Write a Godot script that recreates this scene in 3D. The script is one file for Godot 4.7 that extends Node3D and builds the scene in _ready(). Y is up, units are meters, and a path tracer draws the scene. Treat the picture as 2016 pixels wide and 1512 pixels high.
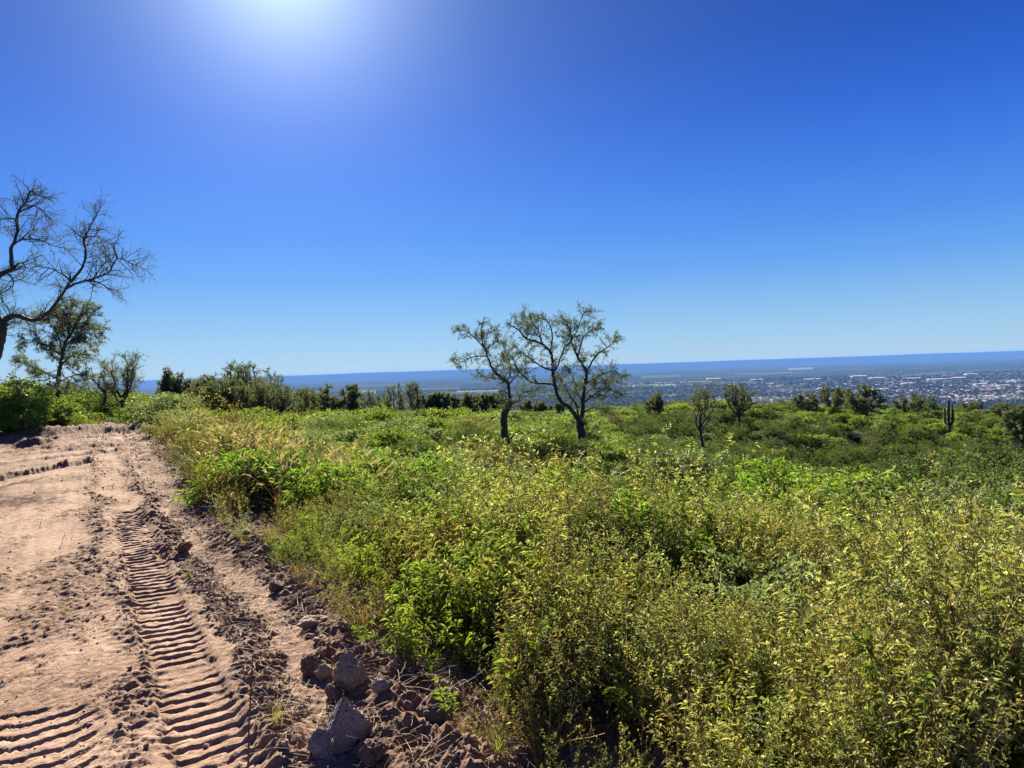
extends Node3D

# ------------------------------------------------------------------ constants
const FOCAL := 1456.0                     # focal length in pixels of the 2016 x 1512 photograph
const EYE := Vector3(0, 1.7, 0)
const PITCH := -1.24
const ROLL := -1.95
const EXPOSURE := 3.6
const PLAIN_Y := -250.0
const ROAD_O := Vector2(0.0, 2.9)         # a point on the right edge of the road (x, distance ahead)
const ROAD_S := Vector2(-0.489, 0.872)    # along the road
const ROAD_T := Vector2(-0.872, -0.489)   # towards its left side

var rng := RandomNumberGenerator.new()
var taken := {}
var view_basis: Basis
var sun_towards: Vector3
var lumps := FastNoiseLite.new()
var fine := FastNoiseLite.new()
var broad := FastNoiseLite.new()
var hills := PackedFloat32Array()
const HC := 161
const HR := 201
const LN_FAR := 8.0064                    # ln 3000

# ------------------------------------------------------------------ small helpers
func numbered(called: String) -> String:
	if not taken.has(called):
		taken[called] = 0
		return called
	taken[called] += 1
	return "%s_%03d" % [called, taken[called]]

func tag(o: Node, label: String, category := "", group := "", kind := "") -> Node:
	o.set_meta("label", label)
	if category: o.set_meta("category", category)
	if group: o.set_meta("group", group)
	if kind: o.set_meta("kind", kind)
	return o

func thing(called: String, at: Vector3, turn := 0.0) -> Node3D:
	var o := Node3D.new()
	o.name = numbered(called)
	add_child(o)
	o.position = at
	o.rotation.y = turn
	return o

func part(called: String, mesh: Mesh, m: Material, parent: Node = null) -> MeshInstance3D:
	var o := MeshInstance3D.new()
	o.name = numbered(called) if parent == null else called
	o.mesh = mesh
	o.material_override = m
	if parent == null: add_child(o, true)
	else: parent.add_child(o, true)
	return o

func scatter(called: String, mesh: Mesh, m: Material, where: Array, tints: Array, parent: Node) -> void:
	if where.is_empty(): return
	var mm := MultiMesh.new()
	mm.transform_format = MultiMesh.TRANSFORM_3D
	mm.use_colors = true
	mm.mesh = mesh
	mm.instance_count = where.size()
	for i in where.size():
		mm.set_instance_transform(i, where[i])
		mm.set_instance_color(i, tints[i])
	var o := MultiMeshInstance3D.new()
	o.name = called
	o.multimesh = mm
	o.material_override = m
	o.set_meta("kind", "stuff")
	parent.add_child(o, true)

func rf(a: float, b: float) -> float: return rng.randf_range(a, b)
func rv() -> Vector3: return Vector3(rf(-1, 1), rf(-1, 1), rf(-1, 1))
func grey(v: float) -> Color: return Color(v, v, v)
func mul(c: Color, k: float) -> Color: return Color(c.r * k, c.g * k, c.b * k)
func lin(r: int, g: int, b: int) -> Color: return Color8(r, g, b).srgb_to_linear()

func look(px: float, py: float) -> Vector3:
	return (view_basis * Vector3((px - 1008.0) / FOCAL, (756.0 - py) / FOCAL, -1.0)).normalized()

func ahead(px: float, py: float, d: float) -> Vector3:
	var r := look(px, py)
	return EYE + r * (d / -r.z)

func on_plain(px: float, py: float) -> Vector3:
	var r := look(px, py)
	return EYE + r * ((PLAIN_Y - EYE.y) / r.y)

func on_ground(px: float, py: float) -> Vector3:
	var r := look(px, py)
	var t := 1.5
	while t < 260.0:
		var p := EYE + r * t
		if p.y < ground(p.x, p.z): return Vector3(p.x, ground(p.x, p.z), p.z)
		t *= 1.01
	return EYE + r * t

# ------------------------------------------------------------------ lie of the land
func make_hills() -> void:
	var us: Array[float] = [-1.0, -0.69, -0.5, -0.3, 0.0, 0.27, 0.48, 0.69, 1.0]
	var ds: Array[float] = [1, 4, 8, 14, 22, 32, 45, 65, 95, 140, 250, 600, 1500, 3000]
	var t: Array = [
		[0, 0, 0, 0, 0.1, 0.3, 0.5, 0.6, 0.0, -3, -16, -60, -150, -262],
		[0, 0, 0, 0, 0.0, 0.1, 0.1, -0.3, -2.0, -6.5, -22, -70, -160, -262],
		[0, 0, 0, 0, -0.05, -0.3, -0.9, -1.8, -3.8, -9, -24, -75, -165, -262],
		[0, 0, -0.12, -0.45, -0.85, -1.35, -2.0, -3.2, -5.2, -9.5, -26, -80, -170, -262],
		[0, -0.14, -0.5, -0.88, -1.0, -1.8, -2.9, -4.0, -6.0, -10.5, -27, -82, -170, -262],
		[-0.05, -0.25, -0.75, -1.35, -2.0, -4.0, -6.0, -6.5, -5.3, -9.5, -28, -85, -172, -262],
		[-0.05, -0.32, -0.95, -1.65, -3.3, -6.2, -8.4, -9.4, -7.6, -10.8, -30, -88, -175, -262],
		[-0.05, -0.34, -0.98, -1.65, -3.8, -6.9, -9.4, -10.6, -9.0, -12.2, -32, -90, -175, -262],
		[-0.1, -0.42, -1.0, -1.8, -4.1, -7.5, -10.3, -11.8, -10.5, -14, -34, -92, -178, -262]]
	hills.resize(HC * HR)
	for r in HR:
		var d := exp(LN_FAR * r / float(HR - 1))
		var k := 0
		while k < 12 and d > ds[k + 1]: k += 1
		var f: float = clampf(log(d / ds[k]) / log(ds[k + 1] / ds[k]), 0, 1)
		for c in HC:
			var u := -1.6 + 3.2 * c / float(HC - 1)
			var j := 0
			while j < 7 and u > us[j + 1]: j += 1
			var g: float = clampf((u - us[j]) / (us[j + 1] - us[j]), 0, 1)
			var col: Array[float] = []
			for q in [maxi(k - 1, 0), k, k + 1, mini(k + 2, 13)]:
				var a: float = t[j][q]
				var b: float = t[j + 1][q]
				var pre: float = t[maxi(j - 1, 0)][q]
				var post: float = t[mini(j + 2, 8)][q]
				col.append(cubic_interpolate(a, b, pre, post, g))
			hills[r * HC + c] = cubic_interpolate(col[1], col[2], col[0], col[3], f)

func base(x: float, z: float) -> float:
	var d := maxf(-z, 1.0)
	var u := clampf((clampf(x / d, -1.6, 1.6) + 1.6) / 3.2 * (HC - 1), 0, HC - 1.001)
	var r := clampf(log(d) / LN_FAR * (HR - 1), 0, HR - 1.001)
	var i := int(r)
	var j := int(u)
	var fu := u - j
	var k := i * HC + j
	var h := lerpf(lerpf(hills[k], hills[k + 1], fu), lerpf(hills[k + HC], hills[k + HC + 1], fu), r - i)
	var t := (x - ROAD_O.x) * ROAD_T.x + (-z - ROAD_O.y) * ROAD_T.y
	var off := maxf(smoothstep(0.3, 3.0, -t), smoothstep(4.2, 7.0, t))
	if off > 0.0 and d < 600.0:
		h += off * broad.get_noise_2d(x, z) * clampf(0.06 + d * 0.012, 0.0, 1.2)
	return h

func road_st(x: float, z: float) -> Vector2:
	var q := Vector2(x, -z) - ROAD_O
	return Vector2(q.dot(ROAD_S), q.dot(ROAD_T))

func inside_road(s: float, t: float) -> float:
	return minf(minf(t + 1.4, 6.5 - t), minf(s + 3.0, 34.0 - s))

func ground(x: float, z: float) -> float:
	var st := road_st(x, z)
	if inside_road(st.x, st.y) > 0.4: return road_height(st.x, st.y, x, z).x
	return base(x, z)

func bump(v: float, w: float) -> float:
	var q := v / w
	return exp(-q * q)

# height, how rough and dark the soil is
func road_height(s: float, t: float, x: float, z: float) -> Vector2:
	var h := base(x, z)
	var n1 := lumps.get_noise_2d(x, z)
	var n2 := fine.get_noise_2d(x, z)
	var low := broad.get_noise_2d(x * 3.0 + 40.0, z * 3.0)
	var te := t + 0.22 * broad.get_noise_2d(s * 4.0, 7.0) + 0.1 * n1
	var rough := 0.0
	# windrow pushed up along the weeds
	var wind := bump(te - 0.1, 0.28) + 0.45 * bump(te + 0.55, 0.4)
	h += wind * (0.12 + 0.09 * n1 + 0.02 * n2)
	rough = maxf(rough, smoothstep(0.12, 0.5, wind))
	rough = maxf(rough, smoothstep(0.15, -0.2, te))
	# ridge of crumbs beside the tracks
	var spill := bump(te - 0.68 - 0.02 * s, 0.13) + 0.45 * bump(te - 1.30 - 0.02 * s, 0.14) * smoothstep(-1.5, 2.0, s)
	h += spill * (0.03 + 0.03 * n1 + 0.03 * n2)
	rough = maxf(rough, smoothstep(0.15, 0.6, spill) * 0.85)
	# patches of loose soil over the graded surface
	var patch := smoothstep(-0.12, 0.22, low + 0.3 * n1 + 0.15 * n2) * smoothstep(1.3, 1.7, t)
	patch = maxf(patch, 0.55 * smoothstep(0.0, 0.3, broad.get_noise_2d(x * 9.0, z * 9.0 + 90.0)) * smoothstep(0.2, 0.5, t))
	rough = maxf(rough, patch * 0.85)
	# the left windrow
	var left := bump(te - 4.6, 0.45) * smoothstep(6.0, 12.0, s)
	h += left * (0.2 + 0.1 * n1)
	rough = maxf(rough, left)
	# main print of the crawler track
	var tc := 0.98 + 0.022 * s + 0.02 * sin(s * 0.6) + 0.01 * n1
	var v := (t - tc) / 0.178
	var on := smoothstep(1.12, 0.88, absf(v + 0.18 * n2)) * smoothstep(-4.0, -3.8, s) * smoothstep(8.6, 8.0, s + 0.6 * n1)
	if on > 0.0:
		h += on * (-0.03 + (1.0 + 0.35 * n2 + 0.3 * n1) * (1.0 - 0.85 * smoothstep(0.12, 0.42, broad.get_noise_2d(x * 16.0, z * 16.0))) * tread(s / 0.118 + 0.08 * n1 + 0.05 * v * v, n2 * 0.7))
		rough = rough * (1.0 - on * 0.92)
		rough = maxf(rough, on * smoothstep(0.55, 1.0, absf(v)) * 0.5)
	# turning print nearer the left
	var bend := (t - 1.82) / 0.34
	on = smoothstep(1.1, 0.8, absf(bend + 0.25 * n2)) * smoothstep(-4.0, -3.5, s) * smoothstep(2.2, 1.9, s + 0.4 * n1)
	if on > 0.0:
		h += on * (-0.012 + 0.9 * tread((s - 0.16 * bend * bend - 0.07 * bend) / 0.135 + 0.25 * n1, n2))
		rough *= 1.0 - 0.8 * on
	# the print goes on farther up the road
	var far_v := (t - 1.42) / 0.2
	on = smoothstep(1.1, 0.9, absf(far_v)) * smoothstep(13.0, 13.3, s) * smoothstep(15.8, 15.3, s)
	if on > 0.0: h += on * (-0.02 + 1.3 * tread(s / 0.17, n2))
	# step of scraped soil across the road
	var cross := (Vector2(s, t) - Vector2(13.5, 2.94)).dot(Vector2(0.707, 0.707))
	var along := (Vector2(s, t) - Vector2(13.5, 2.94)).dot(Vector2(0.707, -0.707))
	var step := smoothstep(-0.12, 0.05, cross + 0.5 * low + 0.05 * n2) * smoothstep(0.9, 0.1, cross) * smoothstep(-1.4, -0.6, along) * smoothstep(2.7, 2.1, along)
	h += step * (0.09 + 0.03 * n1 + 0.03 * n2)
	rough = maxf(rough, 0.8 * bump(cross + 0.5 * low, 0.12) * smoothstep(-1.4, -0.6, along) * smoothstep(2.7, 2.1, along))
	# scrapes across the far part, a heap, and the bank where the road turns away
	var scrape := 0.0
	if s > 15.5:
		scrape = smoothstep(0.1, 0.5, lumps.get_noise_2d(s * 0.34 + t * 0.1, t * 0.05 + 3.0)) * smoothstep(15.5, 17.0, s) * smoothstep(0.4, 1.0, t)
		h += scrape * 0.07 * (0.8 + n1)
		rough = maxf(rough, scrape)
	var heap := bump(Vector2(s - 20.8, (t - 2.9) * 0.8).length(), 0.42)
	h += heap * (0.30 + 0.15 * n1)
	rough = maxf(rough, smoothstep(0.1, 0.4, heap))
	var bank := bump(s - 25.6 - 0.3 * n1, 0.7) * smoothstep(4.4, 3.5, t)
	h += bank * (0.3 + 0.03 * n1 + 0.03 * n2)
	rough = maxf(rough, smoothstep(0.1, 0.4, bank))
	# blade streaks on the smooth strips, crumbs on the rough ones
	h += 0.012 * lumps.get_noise_2d(t * 3.2, s * 0.16 + 5.0) * (1.0 - rough) * smoothstep(1.3, 1.6, t)
	h += rough * (0.022 * n1 + 0.018 * n2 + 0.012 * fine.get_noise_2d(x * 2.7, z * 2.7)) + 0.004 * n1 + 0.003 * n2 + 0.05 * broad.get_noise_2d(t * 7.0, s * 0.7) * smoothstep(1.5, 2.2, t)
	return Vector2(h, rough)

func tread(phase: float, n: float) -> float:
	var f := phase - floorf(phase) + 0.06 * n
	return 0.010 - 0.024 * smoothstep(0.0, 0.08, f) * smoothstep(0.26, 0.19, f) - 0.009 * smoothstep(0.4, 1.0, f)

func grid_mesh(v: PackedVector3Array, c: PackedColorArray, rows: int, cols: int) -> ArrayMesh:
	var idx := PackedInt32Array()
	idx.resize((rows - 1) * (cols - 1) * 6)
	var k := 0
	var one := cols
	var two := 1
	if (v[1] - v[0]).cross(v[cols] - v[0]).y < 0.0:
		one = 1
		two = cols
	for r in rows - 1:
		for q in cols - 1:
			var a := r * cols + q
			idx[k] = a; idx[k + 1] = a + one; idx[k + 2] = a + two
			idx[k + 3] = a + two; idx[k + 4] = a + one; idx[k + 5] = a + cols + 1
			k += 6
	var n := PackedVector3Array()
	n.resize(v.size())
	for r in rows:
		for q in cols:
			var du := v[r * cols + mini(q + 1, cols - 1)] - v[r * cols + maxi(q - 1, 0)]
			var dv := v[mini(r + 1, rows - 1) * cols + q] - v[maxi(r - 1, 0) * cols + q]
			var m := du.cross(dv).normalized()
			n[r * cols + q] = m if m.y > 0 else -m
	var arr := []
	arr.resize(Mesh.ARRAY_MAX)
	arr[Mesh.ARRAY_VERTEX] = v
	arr[Mesh.ARRAY_NORMAL] = n
	arr[Mesh.ARRAY_COLOR] = c
	arr[Mesh.ARRAY_INDEX] = idx
	var me := ArrayMesh.new()
	me.add_surface_from_arrays(Mesh.PRIMITIVE_TRIANGLES, arr)
	return me

# ------------------------------------------------------------------ leaves, stems, tubes
class Leaves:
	var v := PackedVector3Array()
	var c := PackedColorArray()
	var i := PackedInt32Array()

	func leaf(p: Vector3, dir: Vector3, up: Vector3, l: float, w: float, col: Color, droop := 0.25) -> void:
		var side := dir.cross(up)
		if side.length_squared() < 1e-6: side = Vector3(1, 0, 0)
		side = side.normalized()
		var rise := side.cross(dir).normalized() * w * 0.22
		var mid := p + dir * (l * 0.45)
		var tip := p + dir * l - Vector3(0, droop * l, 0)
		var n := v.size()
		v.append(p)
		v.append(mid + side * w * 0.5 + rise)
		v.append(tip)
		v.append(mid - side * w * 0.5 + rise)
		for k in 4: c.append(col)
		i.append(n); i.append(n + 1); i.append(n + 2); i.append(n); i.append(n + 2); i.append(n + 3)

	func blade(pts: PackedVector3Array, w: float, col: Color) -> void:
		var n := v.size()
		var side := (pts[pts.size() - 1] - pts[0]).cross(Vector3(0.3, 1, 0.2)).normalized()
		for k in pts.size():
			var f := 1.0 - 0.92 * k / float(pts.size() - 1)
			v.append(pts[k] - side * w * 0.5 * f)
			v.append(pts[k] + side * w * 0.5 * f)
			c.append(col); c.append(col)
			if k > 0:
				var a := n + k * 2 - 2
				i.append(a); i.append(a + 1); i.append(a + 2); i.append(a + 1); i.append(a + 3); i.append(a + 2)

	func stalk(pts: PackedVector3Array, r0: float, r1: float, col: Color) -> void:
		var n := v.size()
		var ax := (pts[pts.size() - 1] - pts[0]).normalized()
		var e1 := ax.cross(Vector3(0.31, 0.2, 0.93)).normalized()
		var e2 := ax.cross(e1)
		for k in pts.size():
			var r := lerpf(r0, r1, k / float(pts.size() - 1))
			for q in 3:
				var a := TAU * q / 3.0
				v.append(pts[k] + (e1 * cos(a) + e2 * sin(a)) * r)
				c.append(col)
			if k > 0:
				for q in 3:
					var a := n + (k - 1) * 3 + q
					var b := n + (k - 1) * 3 + (q + 1) % 3
					i.append(a); i.append(b); i.append(a + 3); i.append(b); i.append(b + 3); i.append(a + 3)

	func add(o: Leaves) -> void:
		var n := v.size()
		v.append_array(o.v)
		c.append_array(o.c)
		for k in o.i: i.append(k + n)

	func mesh() -> ArrayMesh:
		var arr := []
		arr.resize(Mesh.ARRAY_MAX)
		arr[Mesh.ARRAY_VERTEX] = v
		arr[Mesh.ARRAY_COLOR] = c
		arr[Mesh.ARRAY_INDEX] = i
		var me := ArrayMesh.new()
		me.add_surface_from_arrays(Mesh.PRIMITIVE_TRIANGLES, arr)
		return me

class Bark:
	var v := PackedVector3Array()
	var n := PackedVector3Array()
	var i := PackedInt32Array()

	func tube(pts: PackedVector3Array, radii: PackedFloat32Array, sides: int) -> void:
		var start := v.size()
		var t0 := (pts[1] - pts[0]).normalized()
		var e1 := t0.cross(Vector3(0.3, 0.1, 0.95)).normalized()
		var last := pts.size() - 1
		for k in pts.size():
			var t := (pts[mini(k + 1, last)] - pts[maxi(k - 1, 0)]).normalized()
			e1 = (e1 - t * e1.dot(t)).normalized()
			var e2 := t.cross(e1)
			for q in sides:
				var a := TAU * q / float(sides)
				var d := e1 * cos(a) + e2 * sin(a)
				v.append(pts[k] + d * radii[k])
				n.append(d)
			if k > 0:
				for q in sides:
					var a := start + (k - 1) * sides + q
					var b := start + (k - 1) * sides + (q + 1) % sides
					i.append(a); i.append(a + sides); i.append(b); i.append(b); i.append(a + sides); i.append(b + sides)

	func mesh() -> ArrayMesh:
		var arr := []
		arr.resize(Mesh.ARRAY_MAX)
		arr[Mesh.ARRAY_VERTEX] = v
		arr[Mesh.ARRAY_NORMAL] = n
		arr[Mesh.ARRAY_INDEX] = i
		var me := ArrayMesh.new()
		me.add_surface_from_arrays(Mesh.PRIMITIVE_TRIANGLES, arr)
		return me

func tinted(col: Color, spread: float, yellow := 0.25) -> Color:
	var k := 1.0 + rf(-spread, spread)
	var y := rng.randf() * yellow
	return Color(col.r * k * (1.0 + 0.6 * y), col.g * k * (1.0 + 0.1 * y), col.b * k * (1.0 - 0.4 * y))

# a herb: stems from one root, side twigs, leaves in pairs, small flower heads
func herb(p: Dictionary, stems: Leaves, leaves: Leaves) -> void:
	var n: int = p.stems
	for s in n:
		var az := TAU * (s + rf(-0.4, 0.4)) / n
		var out := Vector3(cos(az), 0, sin(az))
		var lean: float = p.spread * rf(0.25, 1.0)
		var hs: float = p.h * rf(0.62, 1.0)
		var pts := PackedVector3Array()
		var wob: Vector3 = rv() * 0.05 * p.h
		for k in 7:
			var t := k / 6.0
			pts.append(out * (lean * pow(t, 1.4) + 0.03) + Vector3(0, hs * (t - 0.12 * t * t * lean / p.h), 0) + wob * sin(t * 5.0 + s))
		stems.stalk(pts, p.r, p.r * 0.35, tinted(p.scol, 0.25, 0.2))
		for w in int(p.twigs):
			var t := lerpf(p.get("low", 0.12), 1.0, (w + rng.randf()) / p.twigs)
			var q := t * 5.999
			var k := int(q)
			var at := pts[k].lerp(pts[k + 1], q - k)
			var tan := (pts[k + 1] - pts[k]).normalized()
			var a2 := rf(0, TAU)
			var side := (Vector3(cos(a2), 0.1, sin(a2)) + out * 0.4).normalized()
			var dir : Vector3 = (tan * 0.8 + side * p.get("open", 0.75)).normalized()
			var tl: float = p.twig * rf(0.6, 1.2) * (1.15 - 0.6 * t)
			var tip: Vector3 = at + dir * tl + Vector3(0, tl * 0.1, 0)
			var bend := at.lerp(tip, 0.5) + rv() * tl * 0.08
			stems.stalk(PackedVector3Array([at, bend, tip]), p.r * 0.5, p.r * 0.25, tinted(p.scol, 0.25, 0.2))
			var m: int = p.leaves
			for l in m:
				var f := (l + 0.6) / m
				var pos := at.lerp(bend, f * 2.0) if f < 0.5 else bend.lerp(tip, f * 2.0 - 1.0)
				var perp: Vector3 = dir.cross(rv()).normalized()
				var ld: Vector3 = (dir * p.get("along", 0.6) + perp + Vector3(0, 0.15, 0)).normalized()
				leaves.leaf(pos, ld, (Vector3.UP + rv() * 0.7).normalized(), p.ll * rf(0.55, 1.2), p.lw * rf(0.7, 1.2), tinted(p.col, p.get("vary", 0.3), p.get("yellow", 0.4)), p.get("droop", 0.25))
			if p.has("flower") and rng.randf() < p.flower_share:
				for l in 5:
					leaves.leaf(tip, (rv() + Vector3.UP * 0.6).normalized(), (Vector3.UP + rv() * 0.5).normalized(), p.flower_size * rf(0.7, 1.2), p.flower_size * 0.7, tinted(p.flower, 0.25, 0.1), 0.0)

# a rounded bush: stems and leaves that fill several overlapping lobes
func shrub(p: Dictionary, stems: Leaves, leaves: Leaves) -> void:
	var lobes: Array = []
	for k in int(p.lobes):
		var az: float = TAU * k / p.lobes + rf(-0.5, 0.5)
		var out: float = p.w * rf(0.12, 0.62) if k > 0 else 0.0
		var r: float = p.w * rf(0.34, 0.55)
		var y: float = p.h * (rf(0.4, 0.78) - 0.3 * out / p.w) if k > 0 else p.h - r * 0.9
		lobes.append([Vector3(cos(az) * out, y, sin(az) * out), r])
	var total: int = p.count
	for lobe in lobes:
		var mid: Vector3 = lobe[0]
		var r: float = lobe[1]
		var tw: int = int(total / lobes.size() / p.per)
		var stem := PackedVector3Array([Vector3(rf(-0.06, 0.06), 0, rf(-0.06, 0.06)), mid * 0.45 + rv() * 0.08, mid])
		stems.stalk(stem, 0.022 * p.h, 0.009 * p.h, p.scol)
		var ph := rf(0, 50)
		for k in tw:
			var o := rv()
			if o.length() < 0.05: continue
			o = o.normalized()
			if o.y < -0.35 and rng.randf() < 0.6: o.y = -o.y
			var gap := lumps.get_noise_3d(o.x * 0.55 + ph, o.y * 0.55, o.z * 0.55)
			if gap < -0.22: continue
			var reach := r * (0.72 + 0.5 * gap + rf(-0.12, 0.22))
			var tip := mid + Vector3(o.x * reach, o.y * reach * p.get("flat", 0.85), o.z * reach)
			if tip.y < 0.02: tip.y = rf(0.02, 0.1)
			var root := mid.lerp(tip, 0.35)
			if k % 3 == 0: stems.stalk(PackedVector3Array([root, root.lerp(tip, 0.6) + rv() * 0.03, tip]), 0.004 * p.h, 0.002 * p.h, p.scol)
			var tone := tinted(p.col, p.get("vary", 0.3), p.get("yellow", 0.3))
			for l in int(p.per):
				var pos: Vector3 = root.lerp(tip, 0.55 + 0.5 * (l + rng.randf()) / p.per) + rv() * p.ll * 0.5
				var dir := (o * 0.8 + rv() * 0.9 + Vector3(0, 0.1, 0)).normalized()
				leaves.leaf(pos, dir, (Vector3.UP * 0.7 + o * 0.5 + rv() * 0.6).normalized(), p.ll * rf(0.6, 1.2), p.lw * rf(0.7, 1.2), mul(tone, rf(0.8, 1.2)), p.get("droop", 0.25))

# tuft of grass; with plumes when it is in seed
func tuft(blades: int, h: float, spread: float, w: float, col: Color, plumes: int, plume_col: Color, m: Leaves) -> void:
	for b in blades:
		var az := rf(0, TAU)
		var out := Vector3(cos(az), 0, sin(az))
		var l := h * rf(0.5, 1.0)
		var lean := spread * rf(0.2, 1.0)
		var root := out * rf(0, 0.06)
		var pts := PackedVector3Array()
		for k in 4:
			var t := k / 3.0
			pts.append(root + out * lean * t * t + Vector3(0, l * (t - 0.35 * t * t * t), 0))
		m.blade(pts, w * rf(0.6, 1.2), tinted(col, 0.35, 0.5))
	for b in plumes:
		var az := rf(0, TAU)
		var out := Vector3(cos(az), 0, sin(az))
		var l := h * rf(1.1, 1.5)
		var lean := spread * rf(0.4, 1.1)
		var pts := PackedVector3Array()
		for k in 6:
			var t := k / 5.0
			pts.append(out * lean * t * t + Vector3(0, l * (t - 0.12 * t * t * t), 0))
		m.stalk(pts, 0.0022, 0.0012, mul(plume_col, 0.7))
		var top := pts[5]
		var dir := (pts[5] - pts[4]).normalized()
		var len := rf(0.08, 0.16)
		for k in 46:
			var t := rng.randf()
			var pos := top + dir * len * t + Vector3(0, -0.25 * len * t * t, 0) + out * len * 0.25 * t * t
			var ld := (dir * 0.9 + rv() * 0.8).normalized()
			m.leaf(pos, ld, rv().normalized(), 0.028 * (1.1 - 0.6 * t), 0.0035, tinted(plume_col, 0.2, 0.1), 0.1)

# ------------------------------------------------------------------ trees
func crooked(p: Vector3, dir: Vector3, length: float, n: int, crook: float, up: float) -> PackedVector3Array:
	var pts := PackedVector3Array([p])
	for k in n:
		dir = (dir + rv() * crook + Vector3(0, up, 0)).normalized()
		p += dir * length / n
		pts.append(p)
	return pts

func tapering(n: int, r0: float, r1: float) -> PackedFloat32Array:
	var r := PackedFloat32Array()
	for k in n: r.append(lerpf(r0, r1, k / float(n - 1)))
	return r

func sprout(bark: Bark, leaves: Leaves, pts: PackedVector3Array, r0: float, r1: float, level: int, p: Dictionary) -> void:
	var length := 0.0
	for k in pts.size() - 1: length += pts[k].distance_to(pts[k + 1])
	var last: bool = level >= p.levels
	if not last:
		var count := int(length * p.every[level] + rng.randf())
		for c in count:
			var t := lerpf(p.get("from", 0.15), 1.0, (c + rng.randf()) / count)
			var q := t * (pts.size() - 1.001)
			var k := int(q)
			var at := pts[k].lerp(pts[k + 1], q - k)
			var tan := (pts[k + 1] - pts[k]).normalized()
			var perp := tan.cross(rv()).normalized()
			var dir := (tan * rf(0.2, 0.8) + perp + Vector3(0, p.up, 0)).normalized()
			var l: float = p.lens[level] * rf(0.5, 1.25) * (1.0 - 0.3 * t)
			var r := minf(lerpf(r0, r1, t) * 0.6, p.twig_r[level])
			var kid := crooked(at, dir, l, 5 if level == 0 else 4, p.crook, p.get("lift", 0.03))
			bark.tube(kid, tapering(kid.size(), r, r * 0.35), 5 if level == 0 else 3)
			sprout(bark, leaves, kid, r, r * 0.35, level + 1, p)
	if level >= p.get("leaf_from", 1):
		var m := int(length * p.leaves + rng.randf())
		var tone := tinted(p.col, 0.3, 0.3)
		for c in m:
			var t := lerpf(0.1, 1.0, rng.randf())
			var q := t * (pts.size() - 1.001)
			var k := int(q)
			var at: Vector3 = pts[k].lerp(pts[k + 1], q - k) + rv() * p.ll * 0.6
			leaves.leaf(at, (rv() + Vector3(0, -0.25, 0)).normalized(), rv().normalized(), p.ll * rf(0.5, 1.25), p.lw * rf(0.6, 1.2), mul(tone, rf(0.8, 1.2)), 0.2)

# limbs: [radius in pixels at start and at end, how much farther the end lies, points in the photograph]; each starts on the limb nearest to its first point
func traced_tree(called: String, label: String, depth: float, limbs: Array, p: Dictionary, bark_m: Material, leaf_m: Material) -> Node3D:
	var first: Array = limbs[0][3]
	var foot := ahead(first[0].x, first[0].y, depth)
	foot.y = ground(foot.x, foot.z) - 0.12
	var o := thing(called, foot)
	tag(o, label, "tree")
	var px_m := depth / FOCAL
	var spots: Array = []
	var places := PackedVector3Array()
	var crown := Leaves.new()
	var twigs := Bark.new()
	for n in limbs.size():
		var lb: Array = limbs[n]
		var src: Array = lb[3]
		var d0 := depth
		var begin := Vector3.ZERO
		if n > 0:
			var best := INF
			for k in spots.size():
				var dist: float = spots[k].distance_squared_to(src[0])
				if dist < best:
					best = dist
					begin = places[k]
			d0 = -(begin + foot).z
		var ctrl := PackedVector3Array()
		for k in src.size():
			var q := ahead(src[k].x, src[k].y, d0 + lb[2] * k / float(src.size() - 1)) - foot
			if n == 0 and k == 0: q = Vector3(0, 0, 0)
			if n > 0 and k == 0: q = begin
			ctrl.append(q)
		var pts := PackedVector3Array()
		var steps := 5
		for k in ctrl.size() - 1:
			for f in steps:
				var t := f / float(steps)
				var q := ctrl[k].cubic_interpolate(ctrl[k + 1], ctrl[maxi(k - 1, 0)], ctrl[mini(k + 2, ctrl.size() - 1)], t)
				pts.append(q + (rv() * minf(lb[1], 1.2) * px_m * 0.9 if k + f > 0 else Vector3.ZERO))
				spots.append(src[k].lerp(src[k + 1], t))
				places.append(pts[pts.size() - 1])
		pts.append(ctrl[ctrl.size() - 1])
		spots.append(src[src.size() - 1])
		places.append(pts[pts.size() - 1])
		var r0: float = lb[0] * px_m * (0.88 if n == 0 else 0.62)
		var r1: float = lb[1] * px_m * (0.88 if n == 0 else 0.62)
		var wood := Bark.new()
		var radii := PackedFloat32Array()
		for k in pts.size():
			var t := k / float(pts.size() - 1)
			radii.append(lerpf(r0, r1, pow(t, 0.8)) * (1.0 + rf(-0.1, 0.1)) * (1.0 + (0.5 * bump(t, 0.06) if n == 0 else 0.0)))
		wood.tube(pts, radii, 9 if n == 0 else 7)
		part("trunk" if n == 0 else "limb", wood.mesh(), bark_m, o)
		sprout(twigs, crown, pts, r0, r1, 0, p if n > 0 else p.merged({"from": p.get("trunk_from", 0.6)}, true))
		if n > 0:      # fine end of the limb
			var tip := pts[pts.size() - 1]
			for k in 3:
				var tw := crooked(tip, ((tip - pts[pts.size() - 3]).normalized() + rv() * 0.6).normalized(), p.lens[0] * rf(0.2, 0.5), 4, p.crook, 0.02)
				twigs.tube(tw, tapering(5, r1 * 0.7, r1 * 0.25), 4)
				sprout(twigs, crown, tw, r1 * 0.7, r1 * 0.3, 1, p)
	if twigs.v.size(): tag_stuff(part("twigs", twigs.mesh(), bark_m, o))
	if crown.v.size(): tag_stuff(part("foliage", crown.mesh(), leaf_m, o))
	return o

func tag_stuff(o: Node) -> void:
	o.set_meta("kind", "stuff")

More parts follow.
